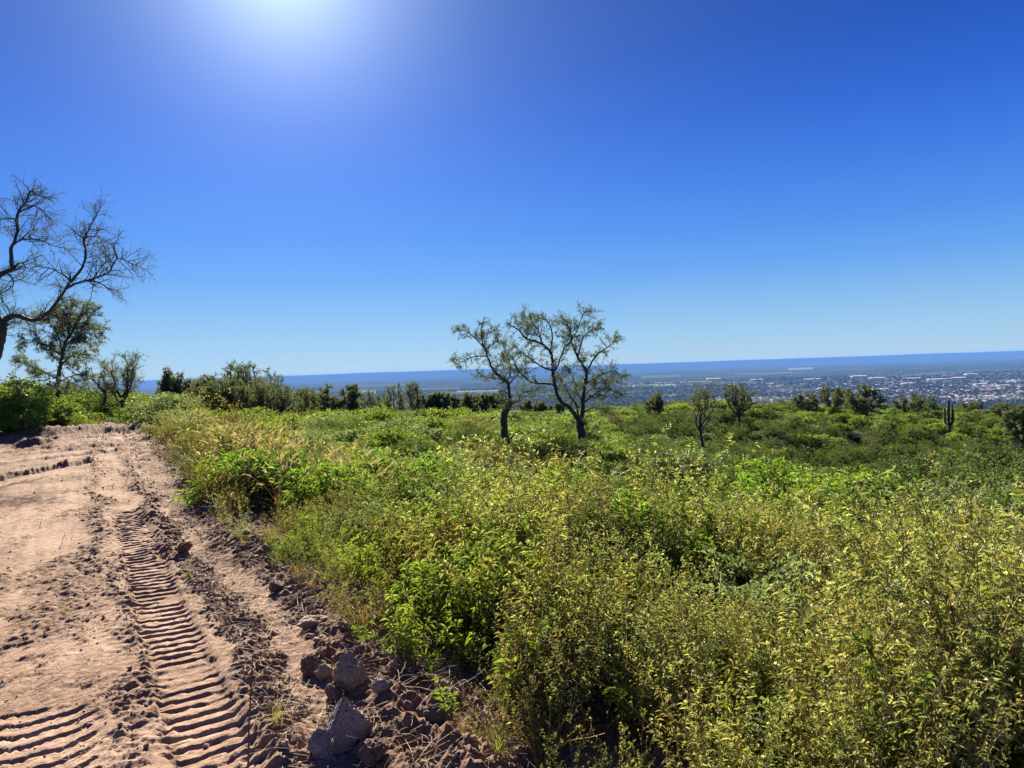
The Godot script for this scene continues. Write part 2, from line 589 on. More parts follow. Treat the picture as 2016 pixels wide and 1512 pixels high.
# a free-grown small tree: base trunk forks into limbs inside a rounded crown
func grown_tree(called: String, label: String, foot: Vector3, h: float, w: float, fork: float, n_limbs: int, p: Dictionary, bark_m: Material, leaf_m: Material, group := "") -> Node3D:
	var o := thing(called, foot)
	tag(o, label, "tree", group)
	var trunk := Bark.new()
	var twigs := Bark.new()
	var crown := Leaves.new()
	var r: float = h * p.get("girth", 0.03)
	var tp := crooked(Vector3(0, -0.1, 0), Vector3(rf(-0.15, 0.15), 1, rf(-0.15, 0.15)), h * fork + 0.1, 5, 0.12, 0.2)
	trunk.tube(tp, tapering(6, r * 1.25, r * 0.8), 8)
	part("trunk", trunk.mesh(), bark_m, o)
	for k in n_limbs:
		var az := TAU * (k + rf(-0.3, 0.3)) / n_limbs
		var tilt := rf(0.35, 1.0) if k > 0 else 0.1
		var goal := Vector3(cos(az) * w * 0.5 * tilt, h * (1.0 - 0.30 * pow(tilt, 3.0)) - rf(0, 0.08) * h, sin(az) * w * 0.5 * tilt)
		var start := tp[5 - k % 2]
		var pts := PackedVector3Array()
		var bow := Vector3(cos(az), 0.1, sin(az)) * w * 0.12
		for s in 8:
			var t := s / 7.0
			pts.append(start.lerp(goal, t) + bow * sin(t * PI) + (rv() * 0.025 * h if s > 0 else Vector3.ZERO))
		var limb := Bark.new()
		limb.tube(pts, tapering(8, r * 0.62, r * 0.14), 6)
		part("limb", limb.mesh(), bark_m, o)
		sprout(twigs, crown, pts, r * 0.62, r * 0.14, 0, p)
	if twigs.v.size(): tag_stuff(part("twigs", twigs.mesh(), bark_m, o))
	if crown.v.size(): tag_stuff(part("foliage", crown.mesh(), leaf_m, o))
	return o

# ------------------------------------------------------------------ stones
func stone_mesh(size: Vector3, rough: float, cuts: int, rings := 36) -> ArrayMesh:
	var v := PackedVector3Array()
	var c := PackedColorArray()
	var planes: Array = []
	for k in cuts: planes.append([rv().normalized(), rf(0.52, 0.86)])
	var off := rf(0, 100)
	var cols := rings * 2 + 1
	for r in rings + 1:
		var th := PI * r / rings
		for q in cols:
			var ph := TAU * (q % (cols - 1)) / float(cols - 1)
			var d := Vector3(sin(th) * cos(ph), cos(th), sin(th) * sin(ph))
			var p := d * (1.0 + rough * (0.8 * lumps.get_noise_3d(d.x * 0.35 + off, d.y * 0.35, d.z * 0.35) + 0.35 * fine.get_noise_3d(d.x * 0.35 + off, d.y * 0.35, d.z * 0.35)))
			for pl in planes:
				var e: float = p.dot(pl[0]) - pl[1]
				if e > 0: p -= pl[0] * e * 0.92
			if rings > 10: p += d * (0.03 * fine.get_noise_3d(d.x * 1.1 + off, d.y * 1.1, d.z * 1.1) + 0.014 * fine.get_noise_3d(d.x * 2.6 + off, d.y * 2.6, d.z * 2.6))
			v.append(p * size * 0.5)
			var k := 1.0 + 0.35 * fine.get_noise_3d(d.x * 0.7 + off, d.y * 0.7, d.z * 0.7)
			c.append(grey(clampf(k, 0.5, 1.4)))
	var idx := PackedInt32Array()
	for r in rings:
		for q in cols - 1:
			var a := r * cols + q
			for t in [a, a + 1, a + cols, a + 1, a + cols + 1, a + cols]: idx.append(t)
	var arr := []
	arr.resize(Mesh.ARRAY_MAX)
	arr[Mesh.ARRAY_VERTEX] = v
	arr[Mesh.ARRAY_COLOR] = c
	arr[Mesh.ARRAY_INDEX] = idx
	var me := ArrayMesh.new()
	me.add_surface_from_arrays(Mesh.PRIMITIVE_TRIANGLES, arr)
	return me

# ------------------------------------------------------------------ materials
func noise_tex(freq: float, lo: float, hi: float, as_normal := false, seed_n := 1, oct := 5) -> NoiseTexture2D:
	var n := FastNoiseLite.new()
	n.seed = seed_n
	n.noise_type = FastNoiseLite.TYPE_SIMPLEX_SMOOTH
	n.frequency = freq
	n.fractal_octaves = oct
	var t := NoiseTexture2D.new()
	t.width = 512
	t.height = 512
	t.seamless = true
	t.noise = n
	if as_normal:
		t.as_normal_map = true
		t.bump_strength = 6.0
	else:
		var g := Gradient.new()
		g.set_color(0, grey(lo))
		g.set_color(1, grey(hi))
		t.color_ramp = g
	return t

func leaf_mat(tint: Color, rough := 0.5, through := 0.9, spec := 0.5) -> StandardMaterial3D:
	var m := StandardMaterial3D.new()
	m.vertex_color_use_as_albedo = true
	m.albedo_color = tint.linear_to_srgb()
	m.roughness = rough
	m.metallic_specular = spec
	m.cull_mode = BaseMaterial3D.CULL_DISABLED
	m.backlight_enabled = true
	m.backlight = Color(through, through, through * 0.78)
	return m

func plain_mat(col: Color, rough := 0.9, textured := true) -> StandardMaterial3D:
	var m := StandardMaterial3D.new()
	m.vertex_color_use_as_albedo = true
	m.albedo_color = col.linear_to_srgb()
	m.roughness = rough
	if textured:
		m.albedo_texture = noise_tex(0.02, 0.55, 1.0, false, 5)
		m.uv1_triplanar = true
		m.uv1_world_triplanar = true
		m.uv1_scale = Vector3.ONE * 1.7
		m.normal_enabled = true
		m.normal_texture = noise_tex(0.03, 0, 1, true, 9)
		m.normal_scale = 0.7
	return m

# ==================================================================
func _ready() -> void:
	rng.seed = 20240611
	view_basis = Basis.from_euler(Vector3(deg_to_rad(PITCH), 0, deg_to_rad(ROLL)))
	sun_towards = look(552, -92)
	lumps.seed = 3
	lumps.noise_type = FastNoiseLite.TYPE_SIMPLEX_SMOOTH
	lumps.frequency = 2.4
	lumps.fractal_octaves = 3
	fine.seed = 8
	fine.noise_type = FastNoiseLite.TYPE_SIMPLEX_SMOOTH
	fine.frequency = 11.0
	fine.fractal_octaves = 2
	broad.seed = 12
	broad.noise_type = FastNoiseLite.TYPE_SIMPLEX_SMOOTH
	broad.frequency = 0.09
	broad.fractal_octaves = 4
	_light()
	make_hills()
	_land()
	_far_plain()
	_trees()
	_bushes()
	_weeds()
	_roadside()
	tell_apart()

func _light() -> void:
	var cam := Camera3D.new()
	cam.name = "camera"
	cam.fov = rad_to_deg(2.0 * atan(756.0 / FOCAL))
	cam.near = 0.05
	cam.far = 90000.0
	cam.transform = Transform3D(view_basis, EYE)
	add_child(cam)
	cam.current = true
	var sun := DirectionalLight3D.new()
	sun.name = "sun"
	sun.light_energy = 1.6
	sun.light_color = Color(1.0, 0.955, 0.87)
	sun.light_angular_distance = 0.5
	sun.shadow_enabled = true
	add_child(sun)
	sun.look_at_from_position(Vector3.ZERO, -sun_towards, Vector3.UP)
	var env := Environment.new()
	env.background_mode = Environment.BG_SKY
	env.tonemap_mode = Environment.TONE_MAPPER_LINEAR
	env.tonemap_exposure = EXPOSURE
	env.sdfgi_enabled = true
	env.ssao_enabled = true
	env.ssil_enabled = true
	env.fog_enabled = true
	env.fog_density = 2.7e-5
	env.fog_light_color = Color(0.44, 0.66, 1.0)
	var stops: Array = [[0.0, lin(188, 220, 237)], [2.0, lin(168, 213, 242)], [4.0, lin(146, 200, 242)], [7.0, lin(110, 174, 244)], [10.0, lin(86, 152, 241)], [14.0, lin(64, 128, 230)],
		[18.0, lin(46, 106, 212)], [22.0, lin(33, 90, 191)], [26.0, lin(27, 80, 175)], [45.0, lin(20, 62, 140)], [90.0, lin(16, 50, 115)]]
	var im := Image.create(1024, 512, false, Image.FORMAT_RGBF)
	for y in 512:
		var th := PI * (y + 0.5) / 512.0
		var el := 90.0 - rad_to_deg(th)
		var k := 0
		while k < stops.size() - 2 and el > stops[k + 1][0]: k += 1
		var f := clampf((el - stops[k][0]) / (stops[k + 1][0] - stops[k][0]), 0, 1)
		var air: Color = stops[k][1].lerp(stops[k + 1][1], f)
		for x in 1024:
			var ph := TAU * (x + 0.5) / 1024.0
			var d := Vector3(sin(th) * sin(ph), cos(th), -sin(th) * cos(ph))
			var a := rad_to_deg(acos(clampf(d.dot(sun_towards), -1, 1)))
			var g1 := exp(-pow(a / 5.4, 1.35))
			var g2 := exp(-a / 13.0)
			var c := Color(air.r * 0.9 + 0.70 * g1 + 0.23 * g2, air.g * 0.9 + 0.76 * g1 + 0.36 * g2, air.b * 0.95 + 0.74 * g1 + 0.56 * g2)
			im.set_pixel(x, y, mul(c, 1.0 / EXPOSURE))
	var mat := PanoramaSkyMaterial.new()
	mat.panorama = ImageTexture.create_from_image(im)
	var sky := Sky.new()
	sky.sky_material = mat
	env.sky = sky
	var we := WorldEnvironment.new()
	we.name = "world_environment"
	we.environment = env
	add_child(we)

func _land() -> void:
	var soil := StandardMaterial3D.new()
	soil.vertex_color_use_as_albedo = true
	soil.roughness = 0.95
	soil.metallic_specular = 0.2
	soil.albedo_texture = noise_tex(0.03, 0.62, 1.0, false, 21, 6)
	soil.uv1_triplanar = true
	soil.uv1_world_triplanar = true
	soil.uv1_scale = Vector3.ONE * 0.9
	soil.normal_enabled = true
	soil.normal_texture = noise_tex(0.12, 0, 1, true, 22, 6)
	soil.normal_scale = 0.35
	# the road, fine enough for the prints pressed into it
	var ss: Array[float] = []
	var s := -3.0
	while s < 34.0:
		ss.append(s)
		s += 0.010 + 0.0011 * maxf(s, 0.0) + (0.007 * (s - 9.0) if s > 9.0 else 0.0)
	ss.append(34.0)
	var ts: Array[float] = []
	var t := -1.4
	while t < 6.5:
		ts.append(t)
		t += 0.02 if t < 2.6 else 0.035
	ts.append(6.5)
	var v := PackedVector3Array()
	var c := PackedColorArray()
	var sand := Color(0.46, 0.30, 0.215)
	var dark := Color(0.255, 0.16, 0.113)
	for a in ss:
		for b in ts:
			var q := ROAD_O + ROAD_S * a + ROAD_T * b
			var hr := road_height(a, b, q.x, -q.y)
			var e := smoothstep(0.0, 0.5, inside_road(a, b))
			v.append(Vector3(q.x, hr.x - (1.0 - e) * 0.25, -q.y))
			var n := lumps.get_noise_2d(q.x * 0.6, q.y * 0.6)
			var dust := clampf(0.5 + 0.9 * broad.get_noise_2d(q.x * 8.0, q.y * 8.0) + 0.5 * lumps.get_noise_2d(q.x * 1.5, q.y * 1.5), 0, 1)
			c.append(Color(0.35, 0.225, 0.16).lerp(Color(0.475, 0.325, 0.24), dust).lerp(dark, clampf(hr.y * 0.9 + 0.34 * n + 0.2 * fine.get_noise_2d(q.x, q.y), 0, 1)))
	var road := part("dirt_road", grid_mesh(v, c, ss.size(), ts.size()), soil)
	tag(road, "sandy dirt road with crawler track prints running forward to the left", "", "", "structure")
	# hillside
	v = PackedVector3Array()
	c = PackedColorArray()
	var rows := 250
	var cols := 190
	for r in rows:
		var d := 0.6 * exp(log(3000.0 / 0.6) * r / float(rows - 1))
		for q in cols:
			var x := (-2.1 + 4.2 * q / float(cols - 1)) * maxf(d, 3.0)
			var st := road_st(x, -d)
			var h := base(x, -d) - 0.35 * smoothstep(0.25, 0.8, inside_road(st.x, st.y))
			v.append(Vector3(x, h, -d))
			var n := broad.get_noise_2d(x * 2.0, d * 2.0)
			c.append(Color(0.085, 0.075, 0.04).lerp(Color(0.045, 0.06, 0.02), clampf(0.5 + n + d / 60.0 - 0.4, 0, 1)))
	tag(part("hillside", grid_mesh(v, c, rows, cols), soil), "overgrown hillside falling away to the plain", "", "", "structure")
	# the ground behind the camera
	v = PackedVector3Array()
	c = PackedColorArray()
	for r in 16:
		for q in 24:
			v.append(Vector3(-46.0 + 4.0 * q, -0.05 + 0.02 * r * r * 0.2, -0.7 + r * 3.0))
			c.append(Color(0.16, 0.12, 0.07))
	tag(part("ground", grid_mesh(v, c, 16, 24), soil), "bare earth and short growth on the upper hill", "", "", "structure")

func _far_plain() -> void:
	var m := StandardMaterial3D.new()
	m.vertex_color_use_as_albedo = true
	m.roughness = 1.0
	m.metallic_specular = 0.0
	var v := PackedVector3Array()
	var c := PackedColorArray()
	var rows := 220
	var cols := 300
	var big := FastNoiseLite.new()
	big.seed = 31
	big.frequency = 0.0009
	big.fractal_octaves = 5
	for r in rows:
		var d := 1400.0 * exp(log(36000.0 / 1400.0) * r / float(rows - 1))
		for q in cols:
			var x := (-1.5 + 3.0 * q / float(cols - 1)) * d
			v.append(Vector3(x, PLAIN_Y, -d))
			var n := big.get_noise_2d(x * 0.6, d)
			c.append(Color(0.03, 0.042, 0.026).lerp(Color(0.075, 0.085, 0.05), smoothstep(0.05, 0.5, n)))
	tag(part("plain", grid_mesh(v, c, rows, cols), m), "wide wooded plain reaching to the horizon", "", "", "structure")
	# low hills on the horizon
	var hv := PackedVector3Array()
	var hc := PackedColorArray()
	for r in 5:
		for q in 160:
			var x := (-1.5 + 3.0 * q / 159.0) * 29500.0
			var top := 250.0 + 22.0 * big.get_noise_2d(x * 0.25, 400.0)
			var z := -29000.0 - 1500.0 * r
			hv.append(Vector3(x, PLAIN_Y - 2.0 + top * sin(PI * r / 4.0), z))
			hc.append(Color(0.03, 0.042, 0.026))
	tag(part("hills", grid_mesh(hv, hc, 5, 160), m), "low blue hills along the far edge of the plain", "", "", "structure")
	# pale fields, given by the corners of their outlines
	var fm := plain_mat(Color(1, 1, 1), 1.0, false)
	fm.metallic_specular = 0.0
	var fields: Array = [
		["long pale field far out on the plain beyond the town", Color(0.16, 0.17, 0.15), 1552, 1601, 724.0, 727.6],
		["green field on the plain left of the town", Color(0.07, 0.095, 0.045), 1262, 1340, 738.5, 743.5],
		["thin pale road strip crossing the plain left of town", Color(0.2, 0.2, 0.16), 1228, 1402, 752.6, 753.9],
		["pale farm clearing left of the twin trees", Color(0.2, 0.2, 0.14), 900, 985, 769.0, 771.0],
		["olive field on the plain behind the dark tree row", Color(0.08, 0.1, 0.05), 770, 905, 764.5, 767.5],
		["narrow field on the plain left of the twin trees", Color(0.09, 0.1, 0.06), 700, 800, 757.5, 759.5],
		["light green field below the farm clearing", Color(0.16, 0.2, 0.08), 690, 740, 769.0, 775.0],
		["bright strip of bare land north of the town", Color(0.2, 0.2, 0.17), 1445, 1560, 734.5, 735.4],
		["light green meadow beneath the thin pale road strip", Color(0.14, 0.2, 0.08), 1225, 1330, 757.0, 762.0]]
	for f in fields:
		var pts := PackedVector3Array()
		for k in 9:
			for j in 2:
				var px := lerpf(f[2], f[3], k / 8.0)
				var py: float = f[4 + j] - (px - 0.5 * (f[2] + f[3])) * 0.034 * 0.85
				var p := on_plain(px, py)
				pts.append(Vector3(p.x, PLAIN_Y + 1.5, p.z))
		var cc := PackedColorArray()
		for k in 18: cc.append(f[1])
		var o := part("field", grid_mesh(pts, cc, 9, 2), fm)
		tag(o, f[0], "", "", "structure")
	# woods on the near plain
	var crown := Leaves.new()
	for k in 26:
		var d := rv().normalized()
		if d.y < -0.2: d.y = -d.y
		crown.leaf(d * 0.28 + Vector3(0, 0.45, 0), (d + rv() * 0.6).normalized(), rv().normalized(), 0.42, 0.4, Color(1, 1, 1), 0.1)
	var where: Array = []
	var tints: Array = []
	for k in 42000:
		var d := 1700.0 * exp(rng.randf() * log(9500.0 / 1700.0))
		var x := rf(-0.95, 0.95) * d
		if big.get_noise_2d(x * 0.6, d) > 0.22: continue
		var y := PLAIN_Y
		if d < 2900: y = maxf(PLAIN_Y, base(x, -d))
		var s := rf(5, 10) * (1.0 + d / 9000.0)
		where.append(Transform3D(Basis(Vector3.UP, rf(0, TAU)).scaled(Vector3(s * rf(1.0, 1.8), s, s * rf(1.0, 1.8))), Vector3(x, y - 0.5, -d)))
		tints.append(mul(Color(0.045, 0.055, 0.02), rf(0.5, 1.6)))
	var woods := Node3D.new()
	woods.name = "far_woodland"
	add_child(woods)
	tag(woods, "scrubby woodland spread over the plain far below", "woodland", "", "stuff")
	scatter("tree_crowns", crown.mesh(), leaf_mat(grey(1), 0.8, 0.5), where, tints, woods)
	# the town: its small houses as one mass
	var house := SurfaceTool.new()
	house.begin(Mesh.PRIMITIVE_TRIANGLES)
	_gable(house, Vector3(1, 0.65, 1), 0.35)
	var hm := house.commit()
	where = []
	tints = []
	for k in 15000:
		var px := rf(1230, 2180)
		var py := lerpf(738, 806, pow(rng.randf(), 0.9)) - (px - 1600) * 0.034
		var dens := smoothstep(1180, 1900, px) * (0.4 + 0.6 * smoothstep(806, 780, py + (px - 1600) * 0.034)) * smoothstep(734, 748, py + (px - 1600) * 0.034)
		var p := on_plain(px, py)
		if rng.randf() > dens * (0.75 + 1.2 * big.get_noise_2d(p.x * 1.5, p.z * 1.5)): continue
		var w := rf(8, 17)
		where.append(Transform3D(Basis(Vector3.UP, 0.3 + PI * 0.5 * (rng.randi() % 2)).scaled_local(Vector3(w * rf(0.9, 1.5), rf(3.5, 7.5), w)), p))
		var shade := rng.randf()
		tints.append(grey(rf(0.32, 0.58)) if shade > 0.72 else Color(0.34, 0.25, 0.2) if shade > 0.4 else grey(rf(0.12, 0.4)))
	var town := Node3D.new()
	town.name = "far_town"
	add_child(town)
	tag(town, "small houses of the town spread over the plain", "town", "", "stuff")
	var hmat := plain_mat(grey(1), 0.9, false)
	hmat.metallic_specular = 0.15
	scatter("houses", hm, hmat, where, tints, town)
	# the big pale sheds that stand out
	var spots: Array = [[1405, 747, 30], [1438, 759, 18], [1292, 761, 14], [1308, 761, 20], [1515, 757, 18], [1545, 755, 14], [1580, 757, 12], [1592, 748, 20], [1605, 748, 26], [1640, 750, 16], [1690, 742, 60], [1725, 746, 40], [1750, 748, 18],
		[1795, 747, 46], [1842, 749, 50], [1860, 748, 20], [1885, 746, 30], [1912, 738, 26], [1935, 744, 18], [1960, 752, 16], [1990, 753, 24], [1620, 766, 22], [1536, 760, 16], [1720, 770, 34], [1738, 767, 22], [1930, 758, 26], [1975, 761, 28],
		[1998, 768, 14], [1786, 757, 26], [1660, 757, 14], [1700, 782, 14], [1880, 772, 14], [1825, 768, 18], [1905, 770, 12], [1763, 780, 16], [1946, 781, 20], [1564, 771, 12], [1488, 749, 30]]
	for k in spots.size():
		var a: Array = spots[k]
		var p := on_plain(a[0], a[1])
		var wide: float = minf(a[2], 34.0) * -p.z / FOCAL * 0.85
		var st := SurfaceTool.new()
		st.begin(Mesh.PRIMITIVE_TRIANGLES)
		var deep := maxf(wide * 0.5, 30.0)
		var tall := clampf(wide * 0.12, 6.0, 13.0)
		_walls(st, Vector3(wide, tall, deep))
		var o := thing("warehouse", p, rf(-0.12, 0.12))
		var where_is := "at the left end of the far town" if a[0] < 1530 else "in the middle of the far town" if a[0] < 1770 else "in the far town's dense right part"
		var how := "very long " if wide > 240 else "long " if wide > 130 else "small "
		tag(o, how + "pale roofed shed " + where_is, "shed", "big pale sheds in the far town")
		var cc := grey(rf(0.36, 0.56)) if k % 4 else Color(0.6, 0.54, 0.44)
		part("wall", st.commit(), plain_mat(grey(0.5), 0.8, false), o)
		var rs := SurfaceTool.new()
		rs.begin(Mesh.PRIMITIVE_TRIANGLES)
		_roof(rs, Vector3(wide + 2, tall + 0.02, deep + 2), tall * 0.35)
		var rm := plain_mat(cc, 0.8, false)
		rm.metallic_specular = 0.15
		part("roof", rs.commit(), rm, o)

func quad(st: SurfaceTool, a: Vector3, b: Vector3, c: Vector3, d: Vector3) -> void:
	var n := (b - a).cross(c - a).normalized()
	for p in [a, c, b, a, d, c]:
		st.set_color(Color(1, 1, 1))
		st.set_normal(n)
		st.add_vertex(p)

func _walls(st: SurfaceTool, s: Vector3) -> void:
	var x := s.x * 0.5
	var z := s.z * 0.5
	quad(st, Vector3(-x, 0, z), Vector3(x, 0, z), Vector3(x, s.y, z), Vector3(-x, s.y, z))
	quad(st, Vector3(x, 0, -z), Vector3(-x, 0, -z), Vector3(-x, s.y, -z), Vector3(x, s.y, -z))
	quad(st, Vector3(-x, 0, -z), Vector3(-x, 0, z), Vector3(-x, s.y, z), Vector3(-x, s.y, -z))
	quad(st, Vector3(x, 0, z), Vector3(x, 0, -z), Vector3(x, s.y, -z), Vector3(x, s.y, z))

func _roof(st: SurfaceTool, s: Vector3, rise: float) -> void:
	var x := s.x * 0.5
	var z := s.z * 0.5
	quad(st, Vector3(-x, s.y, z), Vector3(x, s.y, z), Vector3(x, s.y + rise, 0), Vector3(-x, s.y + rise, 0))
	quad(st, Vector3(x, s.y, -z), Vector3(-x, s.y, -z), Vector3(-x, s.y + rise, 0), Vector3(x, s.y + rise, 0))
	quad(st, Vector3(x, s.y, z), Vector3(x, s.y, -z), Vector3(x, s.y + rise, 0), Vector3(x, s.y + rise, 0))
	quad(st, Vector3(-x, s.y, -z), Vector3(-x, s.y, z), Vector3(-x, s.y + rise, 0), Vector3(-x, s.y + rise, 0))

func _gable(st: SurfaceTool, s: Vector3, rise: float) -> void:
	_walls(st, s)
	_roof(st, Vector3(s.x * 1.06, s.y, s.z * 1.06), rise)

func P(list: Array) -> Array:
	var out: Array = []
	for k in range(0, list.size(), 2): out.append(Vector2(list[k], list[k + 1]))
	return out

# things that share a label are told apart by where they stand
func tell_apart() -> void:
	var same := {}
	for o in get_children():
		if o.has_meta("category") and o.has_meta("label"):
			var l: String = o.get_meta("label")
			if not same.has(l): same[l] = []
			same[l].append(o)
	var words: Array = ["second", "third", "fourth", "fifth", "sixth", "seventh", "eighth", "ninth", "tenth", "eleventh", "twelfth", "thirteenth", "fourteenth", "fifteenth", "sixteenth", "seventeenth", "eighteenth", "nineteenth", "twentieth"]
	for l in same:
		var a: Array = same[l]
		if a.size() < 2: continue
		if a.size() == 2:
			a.sort_custom(func(p, q): return p.position.z > q.position.z)
			a[0].set_meta("label", l + ", the nearer one")
			a[1].set_meta("label", l + ", the farther one")
			continue
		a.sort_custom(func(p, q): return p.position.x / p.position.z > q.position.x / q.position.z)
		for k in a.size():
			a[k].set_meta("label", l + (", leftmost" if k == 0 else ", rightmost" if k == a.size() - 1 else ", %s from left" % words[mini(k - 1, 18)]))

func _trees() -> void:
	var bark := plain_mat(Color(0.08, 0.074, 0.07), 0.92)
	bark.vertex_color_use_as_albedo = false
	bark.uv1_scale = Vector3.ONE * 5.0
	var leafy := leaf_mat(grey(1), 0.65, 0.95, 0.15)
	# small leaves, crooked twigs
	var thorn := {"levels": 2, "every": [12.0, 13.0], "lens": [0.45, 0.22], "twig_r": [0.008, 0.0035], "crook": 0.42, "up": 0.12, "leaves": 80.0, "ll": 0.047, "lw": 0.017, "col": Color(0.09, 0.125, 0.085), "from": 0.2, "trunk_from": 0.8}
	traced_tree("forked_tree", "wide crooked tree with thick leaning trunk, right one of the close pair", 21.0, [
		[12, 8.5, 0, P([1147, 905, 1146, 880, 1145, 856, 1141, 831])],
		[8, 2.0, -0.6, P([1141, 833, 1135, 821, 1122, 803, 1103, 789, 1094, 768, 1091, 752, 1088, 729, 1087, 710, 1082, 690, 1068, 678, 1052, 671, 1036, 666, 1022, 650, 1004, 640])],
		[9, 2.2, 0.7, P([1142, 831, 1147, 812, 1148, 782, 1152, 752, 1155, 733, 1145, 715, 1135, 699, 1126, 678, 1122, 655])],
		[4, 1.0, -0.9, P([1091, 758, 1068, 755, 1045, 752, 1027, 736, 1017, 722, 1008, 706])],
		[3.5, 0.9, 0.9, P([1087, 731, 1064, 720, 1045, 706, 1029, 694, 1013, 683])],
		[3, 0.9, 0.7, P([1083, 692, 1087, 659, 1078, 632, 1062, 626])],
		[3, 0.8, -1.0, P([1088, 735, 1098, 720, 1110, 687, 1126, 669, 1138, 648, 1147, 620, 1159, 612])],
		[4, 0.9, 0.8, P([1155, 731, 1168, 708, 1184, 692, 1205, 676, 1211, 668])],
		[3, 0.9, -0.6, P([1137, 700, 1148, 666, 1161, 652, 1177, 641])],
		[3.5, 0.8, -1.1, P([1149, 796, 1172, 775, 1196, 766, 1221, 775])],
		[3, 0.7, 0.9, P([1146, 812, 1172, 802, 1200, 810, 1215, 822])],
		[3, 0.8, 1.2, P([1153, 757, 1179, 740, 1207, 729, 1223, 740])],
		[4, 0.9, 1.3, P([1138, 824, 1135, 798, 1122, 780, 1110, 757, 1102, 740])],
		[2.5, 0.7, 0.8, P([1036, 666, 1038, 645, 1033, 622])],
		[2.5, 0.7, -0.8, P([1068, 678, 1058, 650, 1045, 628])],
		[2.5, 0.7, 1.2, P([1148, 782, 1165, 762, 1190, 748, 1215, 752])],
		[2.5, 0.7, -1.3, P([1147, 790, 1135, 770, 1128, 745, 1120, 730])],
		[2.5, 0.7, 1.0, P([1126, 669, 1120, 645, 1108, 625])],
		[2.2, 0.7, -0.7, P([1149, 860, 1165, 858, 1178, 861])]], thorn, bark, leafy)
	traced_tree("leaning_tree", "thinner tree leaning left with a thick knotted lower trunk, left one of the pair", 24.0, [
		[8, 7.5, 0, P([993, 866, 993, 840, 992, 821, 998, 806, 1003, 794])],
		[6, 1.6, 0.6, P([1003, 796, 1003, 771, 999, 752, 985, 743, 971, 727, 962, 708, 955, 690, 948, 666, 950, 636])],
		[2.6, 0.7, -0.8, P([957, 703, 939, 701, 922, 706, 902, 715, 893, 709])],
		[2.6, 0.7, 0.8, P([955, 692, 936, 666, 918, 652, 897, 651])],
		[2.2, 0.7, -0.6, P([957, 688, 971, 676, 987, 676])],
		[3, 0.8, 0.9, P([1000, 752, 1006, 729, 999, 701, 990, 680])],
		[2.8, 0.8, -0.9, P([1002, 760, 1012, 745, 1022, 733, 1034, 718])],
		[3.4, 0.8, 0.7, P([1004, 796, 1020, 789, 1027, 775, 1047, 768, 1068, 762])],
		[2.3, 0.6, 0.9, P([990, 747, 964, 743, 941, 740])],
		[2.3, 0.6, -0.7, P([1003, 780, 996, 772, 996, 783, 1002, 790])],
		[2.0, 0.6, 0.8, P([948, 666, 962, 655, 975, 645])],
		[2.0, 0.6, -0.8, P([971, 727, 985, 715, 992, 700])]], thorn, bark, leafy)
	var bare := thorn.merged({"every": [12.0, 13.0], "lens": [0.7, 0.36], "twig_r": [0.012, 0.005], "leaves": 10.0, "ll": 0.05, "crook": 0.36, "up": 0.05}, true)
	traced_tree("dead_tree", "tall nearly leafless tree with bent bare limbs beside the road", 20.0, [
		[13, 10, 0, P([-40, 835, -28, 760, -10, 707, 1, 670, 4, 632])],
		[11, 3.2, -0.4, P([2, 640, 15, 626, 33, 621, 69, 631, 99, 611, 122, 581, 139, 552])],
		[10, 7, 0.3, P([2, 640, -18, 600, -22, 570, 0, 542, 23, 532])],
		[4.5, 1.0, 0.7, P([137, 555, 159, 532, 169, 499, 165, 472, 175, 452, 188, 429, 195, 412])],
		[4.5, 0.9, -0.7, P([130, 571, 159, 555, 185, 548, 215, 535, 231, 509, 258, 518, 288, 532])],
		[3, 0.8, 0.6, P([172, 552, 195, 556, 212, 568, 231, 571])],
		[3.2, 0.8, -0.7, P([132, 548, 109, 532, 76, 525, 60, 528])],
		[2.6, 0.8, 0.7, P([166, 466, 195, 466, 207, 492])],
		[2.4, 0.7, -0.4, P([167, 466, 155, 462, 142, 450])],
		[6, 1.6, 0.4, P([22, 532, 23, 489, 33, 462, 36, 419, 50, 400, 61, 376, 73, 383, 93, 390])],
		[3, 0.8, -0.7, P([36, 419, 66, 406, 86, 416, 102, 436])],
		[3.2, 0.8, 0.8, P([25, 484, 43, 472, 76, 472, 109, 485, 142, 490])],
		[3, 0.8, 0.5, P([23, 526, 43, 518, 50, 530, 40, 540])],
		[3, 0.8, -0.5, P([33, 460, 30, 433, 7, 431, -20, 440])],
		[3, 0.8, 0.5, P([12, 540, 26, 552, 20, 568, 0, 578])],
		[2.6, 0.7, -0.6, P([231, 509, 222, 485, 205, 470])],
		[2.6, 0.7, 0.6, P([185, 548, 200, 525, 225, 505])],
		[2.4, 0.7, 0.8, P([43, 472, 60, 455, 85, 450])]], bare, bark, leafy)
	var fine_leaf := thorn.merged({"every": [9.0, 9.0], "lens": [0.85, 0.36], "twig_r": [0.012, 0.005], "leaves": 120.0, "ll": 0.065, "lw": 0.022, "crook": 0.3, "up": 0.0, "col": Color(0.12, 0.15, 0.105), "trunk_from": 0.45}, true)
